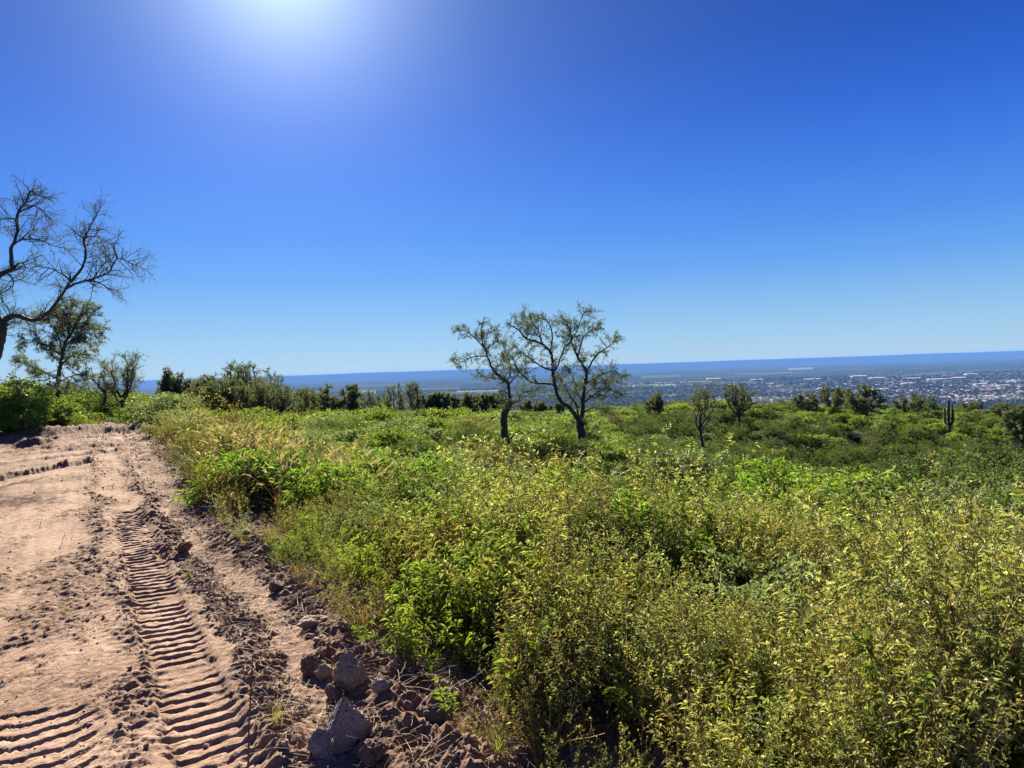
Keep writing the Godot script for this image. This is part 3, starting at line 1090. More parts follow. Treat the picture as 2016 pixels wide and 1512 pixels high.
	traced_tree("layered_tree", "leafy grey-green tree with flat layered branches behind the dead tree", 29.0, [
		[6.5, 1.2, 0, P([116, 812, 115, 780, 114, 753, 118, 725, 122, 700, 132, 670, 150, 640, 160, 612])],
		[3, 0.8, -0.9, P([114, 745, 98, 738, 83, 730, 60, 722, 40, 713])],
		[3, 0.8, 0.7, P([121, 702, 116, 664, 99, 637, 85, 622])],
		[3, 0.8, -0.7, P([129, 682, 150, 664, 165, 657, 198, 657])],
		[3, 0.8, 0.9, P([118, 722, 135, 705, 149, 697, 178, 690])],
		[2.5, 0.8, 1.0, P([132, 670, 140, 630, 130, 598])],
		[2.5, 0.8, -1.0, P([122, 700, 100, 685, 75, 672, 50, 668])],
		[2.5, 0.8, 0.5, P([150, 642, 172, 630, 188, 610])],
		[2.5, 0.8, -0.6, P([116, 755, 135, 742, 160, 735])],
		[2.5, 0.8, 0.8, P([140, 655, 120, 640, 110, 615])]], fine_leaf, bark, leafy)
	traced_tree("bare_forked_stump", "small bare dead tree with upturned stubby forks", 31.0, [
		[3.4, 2.4, 0, P([206, 800, 206, 778, 200, 766, 192, 757])],
		[2.4, 1.0, -0.3, P([193, 758, 182, 748, 172, 737, 165, 735])],
		[2.0, 0.9, 0.3, P([184, 750, 182, 736, 180, 724])],
		[2.2, 0.9, 0.3, P([195, 760, 196, 746, 199, 732])],
		[2.0, 0.9, -0.3, P([204, 772, 212, 764, 209, 752])],
		[1.6, 0.8, 0.2, P([196, 745, 204, 740, 206, 732])]], {"levels": 0, "leaves": 0.0, "leaf_from": 9, "lens": [0.15, 0.1], "crook": 0.3, "every": [0.0], "up": 0.1, "twig_r": [0.01], "ll": 0.02, "lw": 0.01, "col": grey(0.1)}, bark, leafy)
	# free-grown trees of the crest: x, foot y, top y, width in photograph pixels, distance
	var airy := thorn.merged({"every": [5.0, 6.0], "lens": [0.7, 0.34], "twig_r": [0.018, 0.008], "leaves": 48.0, "ll": 0.11, "lw": 0.048, "crook": 0.3, "up": 0.12, "col": Color(0.115, 0.145, 0.085)}, true)
	var dense := airy.merged({"leaves": 70.0, "ll": 0.16, "lw": 0.08, "every": [5.0, 5.0], "lens": [0.85, 0.45]}, true)
	var loose := dense.merged({"leaves": 44.0, "ll": 0.12, "lw": 0.055}, true)
	var list: Array = [
		["thin_tree", "small airy tree right of the bare forked tree by the road bend", 245, 800, 686, 88, 33, 0.35, 8, airy.merged({"ll": 0.06, "lw": 0.022, "leaves": 60.0, "girth": 0.02, "twig_r": [0.011, 0.005], "every": [8.0, 9.0]}, true)],
		["skyline_tree", "dark rounded tree on the skyline over the road bend", 343, 800, 738, 66, 50, 0.25, 7, dense],
		["skyline_tree", "tall open tree rising from the dark thicket left of centre", 478, 810, 711, 86, 45, 0.35, 8, airy],
		["skyline_tree", "low bushy tree between the rounded one and the tall open one", 408, 800, 745, 60, 52, 0.2, 6, dense],
		["thicket_tree", "dark leafy tree at the left end of the thicket", 405, 815, 758, 80, 43, 0.15, 8, loose],
		["thicket_tree", "dark broad tree left of the tall open tree in the thicket", 445, 815, 748, 84, 42, 0.15, 8, loose],
		["thicket_tree", "dark leafy tree under the tall open tree in the thicket", 500, 818, 752, 86, 41, 0.15, 8, loose],
		["thicket_tree", "dark leafy tree right of the tall open tree", 545, 816, 752, 80, 43, 0.15, 8, loose],
		["thicket_tree", "feathery tree at the right end of the dark thicket", 585, 812, 760, 74, 47, 0.15, 7, airy],
		["thicket_tree", "feathery pale-topped tree behind the dark thicket", 525, 812, 730, 60, 48, 0.3, 7, airy],
		["ridge_tree", "rounded grey-green tree on the ridge right of the thicket", 685, 800, 757, 62, 72, 0.2, 6, dense],
		["ridge_tree", "low wide tree beside the rounded one on the ridge", 635, 800, 763, 76, 70, 0.2, 6, dense],
		["ridge_tree", "low dark tree filling the gap right of the rounded ridge tree", 722, 802, 772, 56, 80, 0.15, 6, loose],
		["ridge_tree", "low dark tree left of the small twiggy one on the ridge", 752, 802, 775, 50, 84, 0.15, 6, loose],
		["ridge_tree", "wide dark bushy tree joining the thicket and the ridge", 606, 806, 768, 70, 56, 0.15, 7, loose],
		["ridge_tree", "small twiggy tree standing before the dark tree row", 780, 805, 757, 56, 62, 0.2, 6, airy],
		["ridge_tree", "twiggy tree with open top left of the dark tree row", 815, 805, 753, 40, 66, 0.3, 6, airy],
		["slim_tree", "slim upright tree with small crown standing alone right of the pair", 1388, 878, 746, 56, 27, 0.66, 8, airy.merged({"ll": 0.06, "lw": 0.024, "girth": 0.015, "leaves": 38.0, "twig_r": [0.01, 0.005]}, true)],
		["crest_tree", "small round tree at the left end of the right crest", 1292, 812, 776, 32, 85, 0.3, 6, dense],
		["crest_tree", "rounded tree with a leaning trunk on the crest right of the slim tree", 1455, 806, 747, 66, 80, 0.4, 9, airy.merged({"ll": 0.13, "lw": 0.055}, true)],
		["crest_tree", "low dark tree on the right crest, left one of the cluster", 1590, 806, 776, 62, 110, 0.2, 7, dense],
		["crest_tree", "open spreading tree in the middle of the crest cluster", 1640, 806, 761, 66, 105, 0.3, 8, airy.merged({"ll": 0.15, "lw": 0.07}, true)],
		["crest_tree", "largest dark tree at the right of the crest cluster", 1698, 812, 757, 72, 98, 0.3, 9, dense],
		["crest_tree", "low tree filling the back of the crest cluster", 1662, 806, 770, 60, 118, 0.2, 7, dense],
		["crest_tree", "small dark tree left of the tall cactus", 1795, 815, 777, 64, 112, 0.2, 7, dense],
		["crest_tree", "pale feathery tree close left of the tall cactus", 1828, 815, 782, 42, 118, 0.2, 6, airy.merged({"ll": 0.16, "lw": 0.07}, true)],
		["slope_tree", "small tree on the slope right of the tall cactus", 1915, 822, 792, 56, 120, 0.2, 6, dense],
		["slope_tree", "tree on the far right slope against the town", 1978, 832, 792, 46, 105, 0.25, 7, airy.merged({"ll": 0.16, "lw": 0.07}, true)],
		["slope_tree", "dark tree at the far right slope, lowest of them", 2010, 850, 800, 70, 80, 0.25, 7, dense]]
	for a in list:
		var d: float = a[6]
		var foot := ahead(a[2], a[3], d)
		var top := ahead(a[2], a[4], d)
		foot.y = minf(ground(foot.x, foot.z), foot.y + 1.0) if false else ground(foot.x, foot.z)
		var h := maxf(top.y - foot.y, 1.2)
		grown_tree(a[0], a[1], foot, h, a[5] * d / FOCAL * 1.02, a[7], a[8], a[9], bark, leafy)
	# the dark row of trees behind the crest in the middle
	var row: Array = []
	var heads: Array = [[865, 773], [890, 776], [915, 773], [940, 778], [962, 776], [985, 781], [1040, 786], [1068, 790], [845, 777], [1100, 792], [870, 780], [930, 783]]
	for k in heads.size():
		var d := 105.0 + 5.0 * (k % 4)
		var top := ahead(heads[k][0], heads[k][1], d)
		var foot := Vector3(top.x, ground(top.x, top.z), top.z)
		var h := maxf(top.y - foot.y, 1.5)
		if row.size() < 4:
			row.append(grown_tree("row_tree", "dark dense tree in the row behind the central crest", foot, h, 3.6, 0.15, 8, dense.merged({"leaves": 60.0, "ll": 0.22, "lw": 0.11}, true), bark, leafy, "dark trees in the row behind the crest"))
			row[row.size() - 1].set_meta("own_h", h)
		else:
			var src: Node3D = row[k % 4]
			var o: Node3D = src.duplicate()
			o.name = numbered("row_tree")
			add_child(o)
			o.position = foot
			o.rotation.y = k * 1.7
			o.scale = Vector3.ONE * (h / float(src.get_meta("own_h")))
	_cactus()

func _cactus() -> void:
	var m := plain_mat(Color(0.05, 0.075, 0.04), 0.8)
	m.vertex_color_use_as_albedo = false
	var d := 88.0
	var foot := ahead(1868, 816, d)
	var top := ahead(1869, 789, d)
	foot.y = ground(foot.x, foot.z) - 0.1
	var h := top.y - foot.y
	var o := thing("cactus", foot)
	tag(o, "tall columnar cactus with several upright arms on the right crest", "cactus")
	var arms: Array = [[0.0, 0.0, 1.0, 0.0], [0.34, 0.1, 0.9, 0.36], [-0.42, -0.1, 0.8, 0.4], [0.62, -0.15, 0.74, 0.42], [-0.2, 0.25, 0.86, 0.45], [0.18, -0.3, 0.7, 0.4]]
	for k in arms.size():
		var a: Array = arms[k]
		var pts := PackedVector3Array()
		if k == 0:
			for q in 7: pts.append(Vector3(0, h * q / 6.0, 0))
		else:
			var y: float = a[3] * h
			pts = PackedVector3Array([Vector3(0, y - 0.1, 0), Vector3(a[0] * 0.6, y, a[1] * 0.6), Vector3(a[0], y + 0.2, a[1])])
			for q in 4: pts.append(Vector3(a[0], lerpf(y + 0.3, a[2] * h, (q + 1) / 4.0), a[1]))
		var b := Bark.new()
		var r := 0.15 if k == 0 else 0.12
		var radii := tapering(pts.size(), r, r * 0.85)
		pts.append(pts[pts.size() - 1] + Vector3(0, 0.07, 0))
		radii.append(r * 0.25)
		b.tube(pts, radii, 10)
		part("trunk" if k == 0 else "arm", b.mesh(), m, o)

# ------------------------------------------------------------------ bushes
func _bushes() -> void:
	var kinds: Array = [
		{"say": "yellow-green broad-leaved", "h": 1.0, "w": 0.9, "lobes": 9, "count": 3600, "per": 7, "ll": 0.075, "lw": 0.038, "col": Color(0.155, 0.24, 0.055), "scol": Color(0.10, 0.07, 0.04), "rough": 0.45},
		{"say": "dark green small-leaved", "h": 1.0, "w": 1.0, "lobes": 10, "count": 5200, "per": 8, "ll": 0.045, "lw": 0.022, "col": Color(0.085, 0.14, 0.046), "scol": Color(0.06, 0.045, 0.03), "rough": 0.5},
		{"say": "pale grey-green glossy", "h": 1.0, "w": 0.85, "lobes": 8, "count": 3200, "per": 7, "ll": 0.07, "lw": 0.028, "col": Color(0.165, 0.235, 0.125), "scol": Color(0.10, 0.08, 0.05), "rough": 0.42},
		{"say": "olive brown feathery", "h": 1.0, "w": 0.8, "lobes": 9, "count": 4200, "per": 9, "ll": 0.05, "lw": 0.012, "col": Color(0.165, 0.185, 0.075), "scol": Color(0.12, 0.075, 0.045), "rough": 0.6},
		{"say": "bright green long-leaved", "h": 1.0, "w": 0.85, "lobes": 8, "count": 2600, "per": 7, "ll": 0.11, "lw": 0.026, "col": Color(0.16, 0.28, 0.045), "scol": Color(0.08, 0.08, 0.03), "rough": 0.45, "droop": 0.4}]
	var near: Array = []
	var far: Array = []
	var mats: Array = []
	var wood := leaf_mat(grey(1), 0.9, 0.0)
	wood.backlight_enabled = false
	for k in kinds.size():
		var p: Dictionary = kinds[k]
		var a: Array = []
		for q in 3:
			var st := Leaves.new()
			var lv := Leaves.new()
			shrub(p, st, lv)
			a.append([st.mesh(), lv.mesh()])
		near.append(a)
		a = []
		for q in 2:
			var st := Leaves.new()
			var lv := Leaves.new()
			shrub(p.merged({"count": int(p.count * 0.42), "ll": p.ll * 1.45, "lw": p.lw * 1.7}, true), st, lv)
			st.add(lv)
			a.append(st.mesh())
		far.append(a)
		mats.append(leaf_mat(grey(1), p.rough + 0.1, 0.95, 0.22))
	# where they stand: [x, z, height, width factor, kind]
	var spots: Array = []
	# the ones that stand out, from the photograph: x, y of the top, height, distance, kind
	for a in [[845, 880, 1.15, 15.5, 2], [878, 872, 1.0, 17.5, 2], [1098, 852, 1.15, 20.0, 1], [1075, 872, 1.15, 19.4, 1], [1150, 900, 0.7, 19.5, 1], [1085, 918, 0.95, 9.4, 4], [1128, 925, 0.85, 9.7, 4], [1945, 1035, 1.1, 7.6, 4], [2010, 1060, 1.1, 7.2, 4],
		[470, 880, 1.25, 10.2, 4], [530, 900, 1.3, 10.5, 1], [425, 880, 1.0, 12.0, 1], [130, 775, 1.5, 29, 0], [200, 785, 1.5, 31, 1], [262, 795, 1.5, 29, 2], [90, 755, 1.9, 30, 1], [170, 765, 1.9, 35, 1], [238, 765, 1.8, 38, 0], [290, 785, 1.6, 34, 0], [35, 745, 2.0, 29, 0], [-20, 740, 2.0, 25, 2], [330, 775, 1.9, 26.0, 2], [350, 800, 1.5, 24.0, 2], [300, 850, 0.7, 21.5, 2], [60, 770, 2.3, 25.0, 0], [15, 775, 2.2, 23.5, 0], [110, 800, 1.6, 26.0, 0], [175, 808, 1.5, 28.0, 0],
		[225, 790, 1.6, 32.0, 1], [145, 745, 2.2, 34.0, 1], [500, 800, 1.9, 35.0, 0], [455, 806, 1.8, 36.0, 0], [560, 808, 1.6, 36.0, 0], [215, 835, 1.2, 27.5, 2], [165, 838, 1.2, 27.0, 0], [110, 838, 1.3, 25.5, 0], [60, 835, 1.3, 24.0, 0], [20, 838, 1.3, 23.0, 4], [1710, 925, 1.2, 11.0, 0], [1640, 915, 1.2, 12.5, 4], [1850, 890, 1.5, 13.0, 1], [1960, 880, 1.7, 13.5, 1],
		[1540, 895, 1.2, 14.0, 4], [1330, 870, 1.2, 17.0, 2], [760, 900, 1.0, 15.0, 2], [930, 835, 1.3, 27.0, 1], [690, 840, 1.2, 24.0, 2], [610, 850, 1.2, 20.0, 3], [360, 825, 1.1, 18.0, 3], [390, 840, 1.2, 15.5, 3], [1900, 940, 1.2, 10.0, 2],
		[1780, 1000, 1.0, 8.2, 2], [1990, 960, 1.2, 9.5, 1], [735, 935, 0.9, 12.5, 4], [800, 960, 0.9, 11.0, 2], [650, 1000, 0.9, 9.0, 3], [600, 930, 1.0, 12.0, 0], [680, 905, 0.9, 14.5, 0]]:
		var top := ahead(a[0], a[1], a[3])
		var g := base(top.x, top.z)
		var h := clampf(top.y - g, 0.45, 2.6)
		spots.append([top.x, top.z, h, 1.25, a[4]])
	for q in 26:
		var es := 0.9 + 0.62 * q
		var et := -0.85 + rf(-0.3, 0.2)
		var ep := ROAD_O + ROAD_S * es + ROAD_T * et
		if q % 5 != 3: spots.append([ep.x, -ep.y, rf(0.6, 0.95) * (0.75 if q < 2 else 1.0), rf(0.95, 1.3), [3, 1, 4, 3, 1, 3, 2][q % 7]])
	for q in 800:
		var d := 3.6 * exp(rng.randf() * log(12.0 / 3.6))
		var u := rf(-0.5, 0.95)
		var x := u * d
		var st := road_st(x, -d)
		if st.y > -0.75: continue
		if d < 6.3 and broad.get_noise_2d(x * 5.0 + 300.0, d * 5.0) < 0.12: continue
		if d > 7.0 and u < 0.12 and u > -0.1: continue
		var ok := true
		for s in spots:
			if absf(s[0] - x) < 0.55 and absf(s[1] + d) < 0.55:
				ok = false
				break
		if ok: spots.append([x, -d, rf(0.6, 1.1) * (0.85 if d < 6.0 else 1.0), rf(0.9, 1.3), ([4, 3, 0, 3, 2, 3, 0, 2][rng.randi() % 8] if d < 6.3 else [0, 4, 1, 2, 0, 1, 4, 0][rng.randi() % 8])])
	var tries := 0
	while tries < 14000:
		tries += 1
		var d := 11.0 * exp(rng.randf() * log(165.0 / 11.0))
		if rng.randf() > d * d / 3600.0 + 0.12: continue
		var u := rf(-0.95, 0.95)
		var x := u * d
		var st := road_st(x, -d)
		if st.y > -0.7 and st.y < 4.9 and st.x < 26.2: continue
		if st.y > 4.0 and st.x < 10.0: continue
		var n := broad.get_noise_2d(x * 2.2 + 300.0, d * 2.2)
		if d < 32.0 and n < -0.22: continue
		var clear := Vector2(x + 1.2, d - 15.5).length()
		if clear < 3.0: continue
		var h := rf(0.75, 1.5) * (1.0 if d < 40.0 else 1.3)
		if d < 24.0: h *= 0.72 if absf(u) < 0.25 else 0.85
		var apart := h * (0.55 if d > 30.0 else 0.9)
		var ok := true
		for s in spots:
			if absf(s[0] - x) < apart and absf(s[1] + d) < apart:
				ok = false
				break
		if not ok: continue
		var pick := broad.get_noise_2d(x * 1.2 - 500.0, d * 1.2) + rf(-0.25, 0.25)
		var kind := 1
		if u < 0.15: kind = 0 if pick > 0.12 else 2 if pick > -0.05 else 1 if pick > -0.25 else 3
		else: kind = 0 if pick > 0.22 else 1 if pick > -0.12 else 3 if pick > -0.25 else 2
		if d > 45.0 and kind == 3 and rng.randf() < 0.5: kind = 1
		if u > 0.16 and d > 22.0 and d < 84.0 and rng.randf() < 0.75: kind = 1
		elif u > 0.0 and d > 84.0 and rng.randf() < 0.6: kind = 0
		spots.append([x, -d, h, rf(0.95, 1.45), kind])
	spots.sort_custom(func(a, b): return a[2] / -a[1] > b[2] / -b[1])
	var mass: Array = []
	for k in kinds.size(): mass.append([[[], []], [[], []]])
	for n in spots.size():
		var s: Array = spots[n]
		var at := Vector3(s[0], ground(s[0], s[1]) - 0.04, s[1])
		var kind: int = s[4]
		var turn := rf(0, TAU)
		var size := Vector3(s[2] * s[3], s[2], s[2] * s[3])
		if n < 298:
			var o := thing("bush", at, turn)
			o.scale = size
			var pick: Array = near[kind][n % 3]
			part("stem", pick[0], wood, o)
			tag_stuff(part("foliage", pick[1], mats[kind], o))
			var how := "tall " if s[2] > 1.5 else "low " if s[2] < 0.8 else ""
			var shape := "spreading" if s[3] > 1.25 else "rounded"
			tag(o, "%s%s bush %s" % [how if how else shape + " ", kinds[kind].say, zone(s[0], -s[1])], "bush", "%s bushes on the hillside" % kinds[kind].say)
		else:
			var q := n % 2
			mass[kind][q][0].append(Transform3D(Basis(Vector3.UP, turn).scaled_local(size), at))
			mass[kind][q][1].append(mul(Color(1, rf(0.92, 1.05), rf(0.8, 1.1)), rf(0.7, 1.25)))
	var scrub := Node3D.new()
	scrub.name = "far_scrub"
	add_child(scrub)
	tag(scrub, "dense mass of bushes over the farther slopes", "scrub", "", "stuff")
	for k in kinds.size():
		for q in 2: scatter("bush_mass", far[k][q], mats[k], mass[k][q][0], mass[k][q][1], scrub)

func zone(x: float, d: float) -> String:
	var st := road_st(x, -d)
	var u := x / d
	if st.y > 4.0: return "on the left side of the dirt road" if d < 26.0 else "behind the road's left side"
	if st.y > -2.4 and d < 24.0: return "on the bank right of the dirt road"
	if d < 14.0: return "in the near weeds, left half" if u < -0.1 else "in near weeds before the tree pair" if u < 0.25 else "in the near weeds, right side"
	if d < 26.0: return "among weeds between road and tree pair" if u < -0.12 else "around the feet of the tree pair" if u < 0.18 else "beside the slim tree" if u < 0.36 else "on the near right slope"
	if d < 50.0: return "beyond the road bend" if u < -0.42 else "in front of the dark thicket" if u < -0.22 else "behind the tree pair" if u < 0.12 else "on the near side of the gully" if u < 0.42 else "deep in the right gully"
	return "on the skyline beyond the road" if u < -0.3 else "on the central crest" if u < 0.1 else "on the crest left of the cactus" if u < 0.5 else "on the crest about the cactus"

# ------------------------------------------------------------------ weeds and grass
func _weeds() -> void:
	var sets: Array = []
	var feather := {"stems": 9, "h": 1.0, "spread": 0.40, "twigs": 9, "twig": 0.2, "leaves": 8, "ll": 0.043, "lw": 0.0085, "r": 0.003, "col": Color(0.235, 0.285, 0.115), "scol": Color(0.27, 0.235, 0.11), "flower": Color(0.44, 0.46, 0.24), "flower_share": 0.8, "flower_size": 0.016, "yellow": 0.4, "vary": 0.6}
	var lance := {"stems": 6, "h": 0.7, "spread": 0.25, "twigs": 8, "twig": 0.11, "leaves": 6, "ll": 0.09, "lw": 0.018, "r": 0.0035, "col": Color(0.185, 0.28, 0.07), "scol": Color(0.14, 0.12, 0.04), "droop": 0.4, "yellow": 0.5, "vary": 0.35}
	var drab := {"stems": 8, "h": 0.72, "spread": 0.34, "twigs": 8, "twig": 0.17, "leaves": 6, "ll": 0.045, "lw": 0.011, "r": 0.003, "col": Color(0.165, 0.155, 0.075), "scol": Color(0.14, 0.075, 0.045), "yellow": 0.4, "vary": 0.6}
	var round_leaf := {"stems": 7, "h": 0.62, "spread": 0.3, "twigs": 8, "twig": 0.14, "leaves": 7, "ll": 0.04, "lw": 0.02, "r": 0.003, "col": Color(0.21, 0.27, 0.10), "scol": Color(0.15, 0.09, 0.05), "yellow": 0.4, "vary": 0.35}
	var gold := feather.merged({"stems": 5, "h": 1.1, "spread": 0.75, "twigs": 6, "leaves": 3, "r": 0.0055, "scol": Color(0.37, 0.31, 0.10), "col": Color(0.34, 0.33, 0.12), "flower_share": 0.8}, true)
	for p in [feather, lance, drab, round_leaf, gold]:
		var a: Array = []
		for q in 4:
			var m := Leaves.new()
			var lv := Leaves.new()
			herb(p, m, lv)
			m.add(lv)
			a.append(m.mesh())
		sets.append(a)
	var g1: Array = []
	var g2: Array = []
	var g3: Array = []
	for q in 3:
		var m := Leaves.new()
		tuft(46, 0.55, 0.3, 0.007, Color(0.22, 0.29, 0.08), 0, grey(0), m)
		g1.append(m.mesh())
		m = Leaves.new()
		tuft(34, 0.7, 0.34, 0.005, Color(0.19, 0.165, 0.09), 9, Color(0.5, 0.43, 0.3), m)
		g2.append(m.mesh())
		m = Leaves.new()
		tuft(34, 0.5, 0.34, 0.005, Color(0.23, 0.19, 0.11), 0, grey(0), m)
		g3.append(m.mesh())
	sets.append(g1); sets.append(g2); sets.append(g3)
	var names: Array = ["feathery_weed", "lance_leaf_weed", "drab_weed", "round_leaf_weed", "golden_weed", "green_grass", "seeding_grass", "dry_grass"]
	var labels: Array = ["dense yellow-olive feathery weeds covering the slope right of the road", "green lance-leaved weeds mixed through the near slope", "brownish half-dry weeds with reddish stems", "low round-leaved weeds among the grass",
		"golden stalks with small flower heads over the weeds", "green grass tufts between the weeds", "grass with pale foxtail plumes along the road bank", "dry straw-coloured grass on the bank and slope"]
	var where: Array = []
	for k in sets.size():
		var a: Array = []
		for q in sets[k].size(): a.append([[], []])
		where.append(a)
	var count := 0
	while count < 26000:
		count += 1
		var d := 1.9 * exp(rng.randf() * log(60.0 / 1.9))
		# keep the number on each square metre even close by, thinner far away
		if rng.randf() > clampf(d * d / 90.0, 0.05, 1.0) and d < 9.5: continue
		var u := rf(-1.0, 1.0)
		var x := u * maxf(d, 2.6)
		var st := road_st(x, -d)
		var edge := -st.y - 0.05 + 0.05 * clampf(st.x, 0.0, 6.0) - 0.3 * broad.get_noise_2d(st.x * 5.0, 3.0)
		if st.x > 26.4 or (st.y > 4.7 and st.x > 8.0): edge = maxf(edge, minf(st.x - 26.4, 3.0) if st.x > 26.4 else st.y - 4.7)
		if edge < 0.0: continue
		var grown := 0.5 + 0.5 * smoothstep(0.0, 0.8, edge)
		if st.x > 6.5 and st.x < 23.0 and edge < 3.5: grown *= 1.45
		if d < 5.0: grown *= lerpf(0.55, 1.0, smoothstep(2.6, 4.4, d + 1.2 * u))
		var n := broad.get_noise_2d(x * 3.0 + 77.0, d * 3.0)
		var n2 := broad.get_noise_2d(x * 5.0, d * 5.0 + 200.0)
		var pit := broad.get_noise_2d(x * 8.0 + 11.0, d * 8.0 - 70.0)
		if pit < -0.16 and d < 16.0 and edge > 0.15 and rng.randf() < 0.93: continue
		if d > 13.0 and rng.randf() < (0.35 if u < 0.25 else 0.7): continue
		var k := 0
		var r := rng.randf()
		if d < (6.4 + 3.0 * n if u > -0.1 else 9.0 + 3.0 * n):
			var n3 := broad.get_noise_2d(x * 6.5 - 60.0, d * 6.5 + 31.0)
			if u < -0.02 and r < 0.6: k = 2 if n3 > 0.0 else 3 if n2 > 0.12 else 1
			elif u < -0.02: k = 0 if r < 0.8 else 5
			elif n3 > 0.30: k = 2 if r < 0.7 else 0
			elif n3 < -0.30: k = 1 if r < 0.6 else 3
			elif r < 0.62: k = 0
			elif r < 0.70: k = 2
			elif r < 0.79: k = 4
			elif r < 0.85: k = 1
			elif r < 0.89: k = 3
			else: k = 7 if r < 0.975 else 6
		else:
			k = 5 if r < 0.46 else 0 if r < 0.52 else 3 if r < 0.74 else 1 if r < 0.93 else 7
			if d < 13.0: k = 1 if r < 0.42 else 3 if r < 0.74 else 5 if r < 0.92 else 0
		if st.y > -2.2 and st.x > 6.0 and st.x < 20.0: k = 6 if r < 0.26 else 7 if r < 0.46 else 2 if r < 0.8 else 3
		var s := grown * rf(0.75, 1.2) * (0.95 + 0.6 * n + 0.7 * pit) * (1.0 if d < 7.5 else 0.8 if d < 11.0 else 0.7 if d < 24.0 and absf(u) < 0.3 else 0.85)
		if edge < 0.22 and d < 14.0 and rng.randf() < 0.5: k = 7
		if k == 6: s = minf(s, 1.15)
		var q := rng.randi() % int(sets[k].size())
		var lean := Basis.from_euler(Vector3(rf(-0.25, 0.25), rf(0, TAU), rf(-0.25, 0.25)))
		where[k][q][0].append(Transform3D(lean.scaled(Vector3.ONE * s), Vector3(x, ground(x, -d) - 0.02, -d)))
		var tone := rf(0.55, 1.4)
		where[k][q][1].append(Color(tone * rf(0.9, 1.15), tone, tone * rf(0.75, 1.1)))
	for n in 2600:
		var es := rf(-3.0, 27.0)
		var et := 4.9 + 11.0 * rng.randf() * rng.randf()
		var ep := ROAD_O + ROAD_S * es + ROAD_T * et
		if ep.y < 1.0: continue
		var k: int = [0, 1, 2, 3, 5, 5, 7][rng.randi() % 7]
		var q := rng.randi() % int(sets[k].size())
		where[k][q][0].append(Transform3D(Basis(Vector3.UP, rf(0, TAU)).scaled(Vector3.ONE * rf(0.7, 1.5)), Vector3(ep.x, ground(ep.x, -ep.y) - 0.02, -ep.y)))
		where[k][q][1].append(grey(rf(0.6, 1.3)))
	var m := leaf_mat(grey(1), 0.5, 0.95, 0.45)
	for k in sets.size():
		var o := Node3D.new()
		o.name = names[k] + "s" if not names[k].ends_with("grass") else names[k]
		add_child(o)
		tag(o, labels[k], "grass" if k > 4 else "weeds", "", "stuff")
		for q in sets[k].size(): scatter("clump", sets[k][q], m, where[k][q][0], where[k][q][1], o)
	# single plants that can be picked out
	var sp := leaf_mat(grey(1), 0.42, 0.9)
	var seedling := {"stems": 3, "h": 0.42, "spread": 0.1, "twigs": 4, "twig": 0.05, "leaves": 6, "ll": 0.085, "lw": 0.017, "r": 0.003, "col": Color(0.19, 0.3, 0.05), "scol": Color(0.16, 0.17, 0.05), "droop": 0.3, "yellow": 0.5, "low": 0.3}
	var plants: Array = [
		["seedling", "young green plant with narrow leaves at the edge of the dark hollow", 1018, 1440, 1.25, seedling],
		["seedling", "small narrow-leaved seedling at the left rim of the dark hollow", 845, 1345, 0.6, seedling],
		["seedling", "tiny seedling growing beside the brown half-buried stone", 885, 1432, 0.5, seedling],
		["seedling", "small green seedling right of the upright tan stone", 715, 1290, 0.5, seedling],
		["young_plant", "bright green leafy plant lit from behind in the right weeds", 1800, 1300, 1.6, seedling.merged({"stems": 5, "spread": 0.18}, true)],
		["young_plant", "tall narrow-leaved plant by the lower middle of the weeds", 1230, 1480, 1.0, seedling],
		["young_plant", "narrow-leaved plant with long leaves in the bottom right corner", 1975, 1500, 1.1, seedling.merged({"ll": 0.15, "lw": 0.016, "col": Color(0.15, 0.2, 0.09)}, true)],
		["grass_sprig", "thin sprig of fresh grass on the road beside the track print", 130, 1215, 0.5, null],
		["grass_sprig", "small tuft of fresh grass before the grey stone", 660, 1492, 0.55, null],
		["grass_sprig", "sparse grass tuft on the crumbled ridge beside the track", 375, 1145, 0.6, null],
		["grass_sprig", "straggling grass tuft at the near end of the ridge", 545, 1440, 0.6, null]]
	for a in plants:
		var at := on_ground(a[2], a[3])
		var o := thing(a[0], at, rf(0, TAU))
		tag(o, a[1], "plant" if a[5] else "grass")
		o.scale = Vector3.ONE * a[4]
		var lv := Leaves.new()
		if a[5]:
			var stm := Leaves.new()
			herb(a[5], stm, lv)
			part("stem", stm.mesh(), sp, o)
			tag_stuff(part("foliage", lv.mesh(), sp, o))
		else:
			tuft(16, 0.4, 0.3, 0.006, Color(0.2, 0.22, 0.06), 0, grey(0), lv)
			tag_stuff(part("blades", lv.mesh(), sp, o))
	# the pale foxtail near the lower right corner
	var root := on_ground(1880, 1512)
	var fox := thing("foxtail", root)
	tag(fox, "single tall pale foxtail plume in the lower right weeds", "grass")
	var tip := ahead(1908, 1362, -root.z - 0.1) - root
	var low := ahead(1892, 1478, -root.z) - root
	var stalk := Leaves.new()
	stalk.stalk(PackedVector3Array([Vector3.ZERO, low * 0.5 + Vector3(0.01, 0, 0), low, low.lerp(tip, 0.5) + Vector3(0.012, 0, 0), tip]), 0.003, 0.0015, Color(0.4, 0.34, 0.2))
	part("stalk", stalk.mesh(), sp, fox)
	var plume := Leaves.new()
	for k in 420:
		var t := rng.randf()
		var pos := low.lerp(tip, t) + Vector3(0.024 * t * (1.0 - t) * 2.0, 0, 0)
		plume.leaf(pos, ((tip - low).normalized() + rv() * 1.1).normalized(), rv().normalized(), 0.026 * (1.15 - 0.6 * t), 0.0028, tinted(Color(0.6, 0.5, 0.33), 0.2, 0.1), 0.05)
	tag_stuff(part("plume", plume.mesh(), sp, fox))

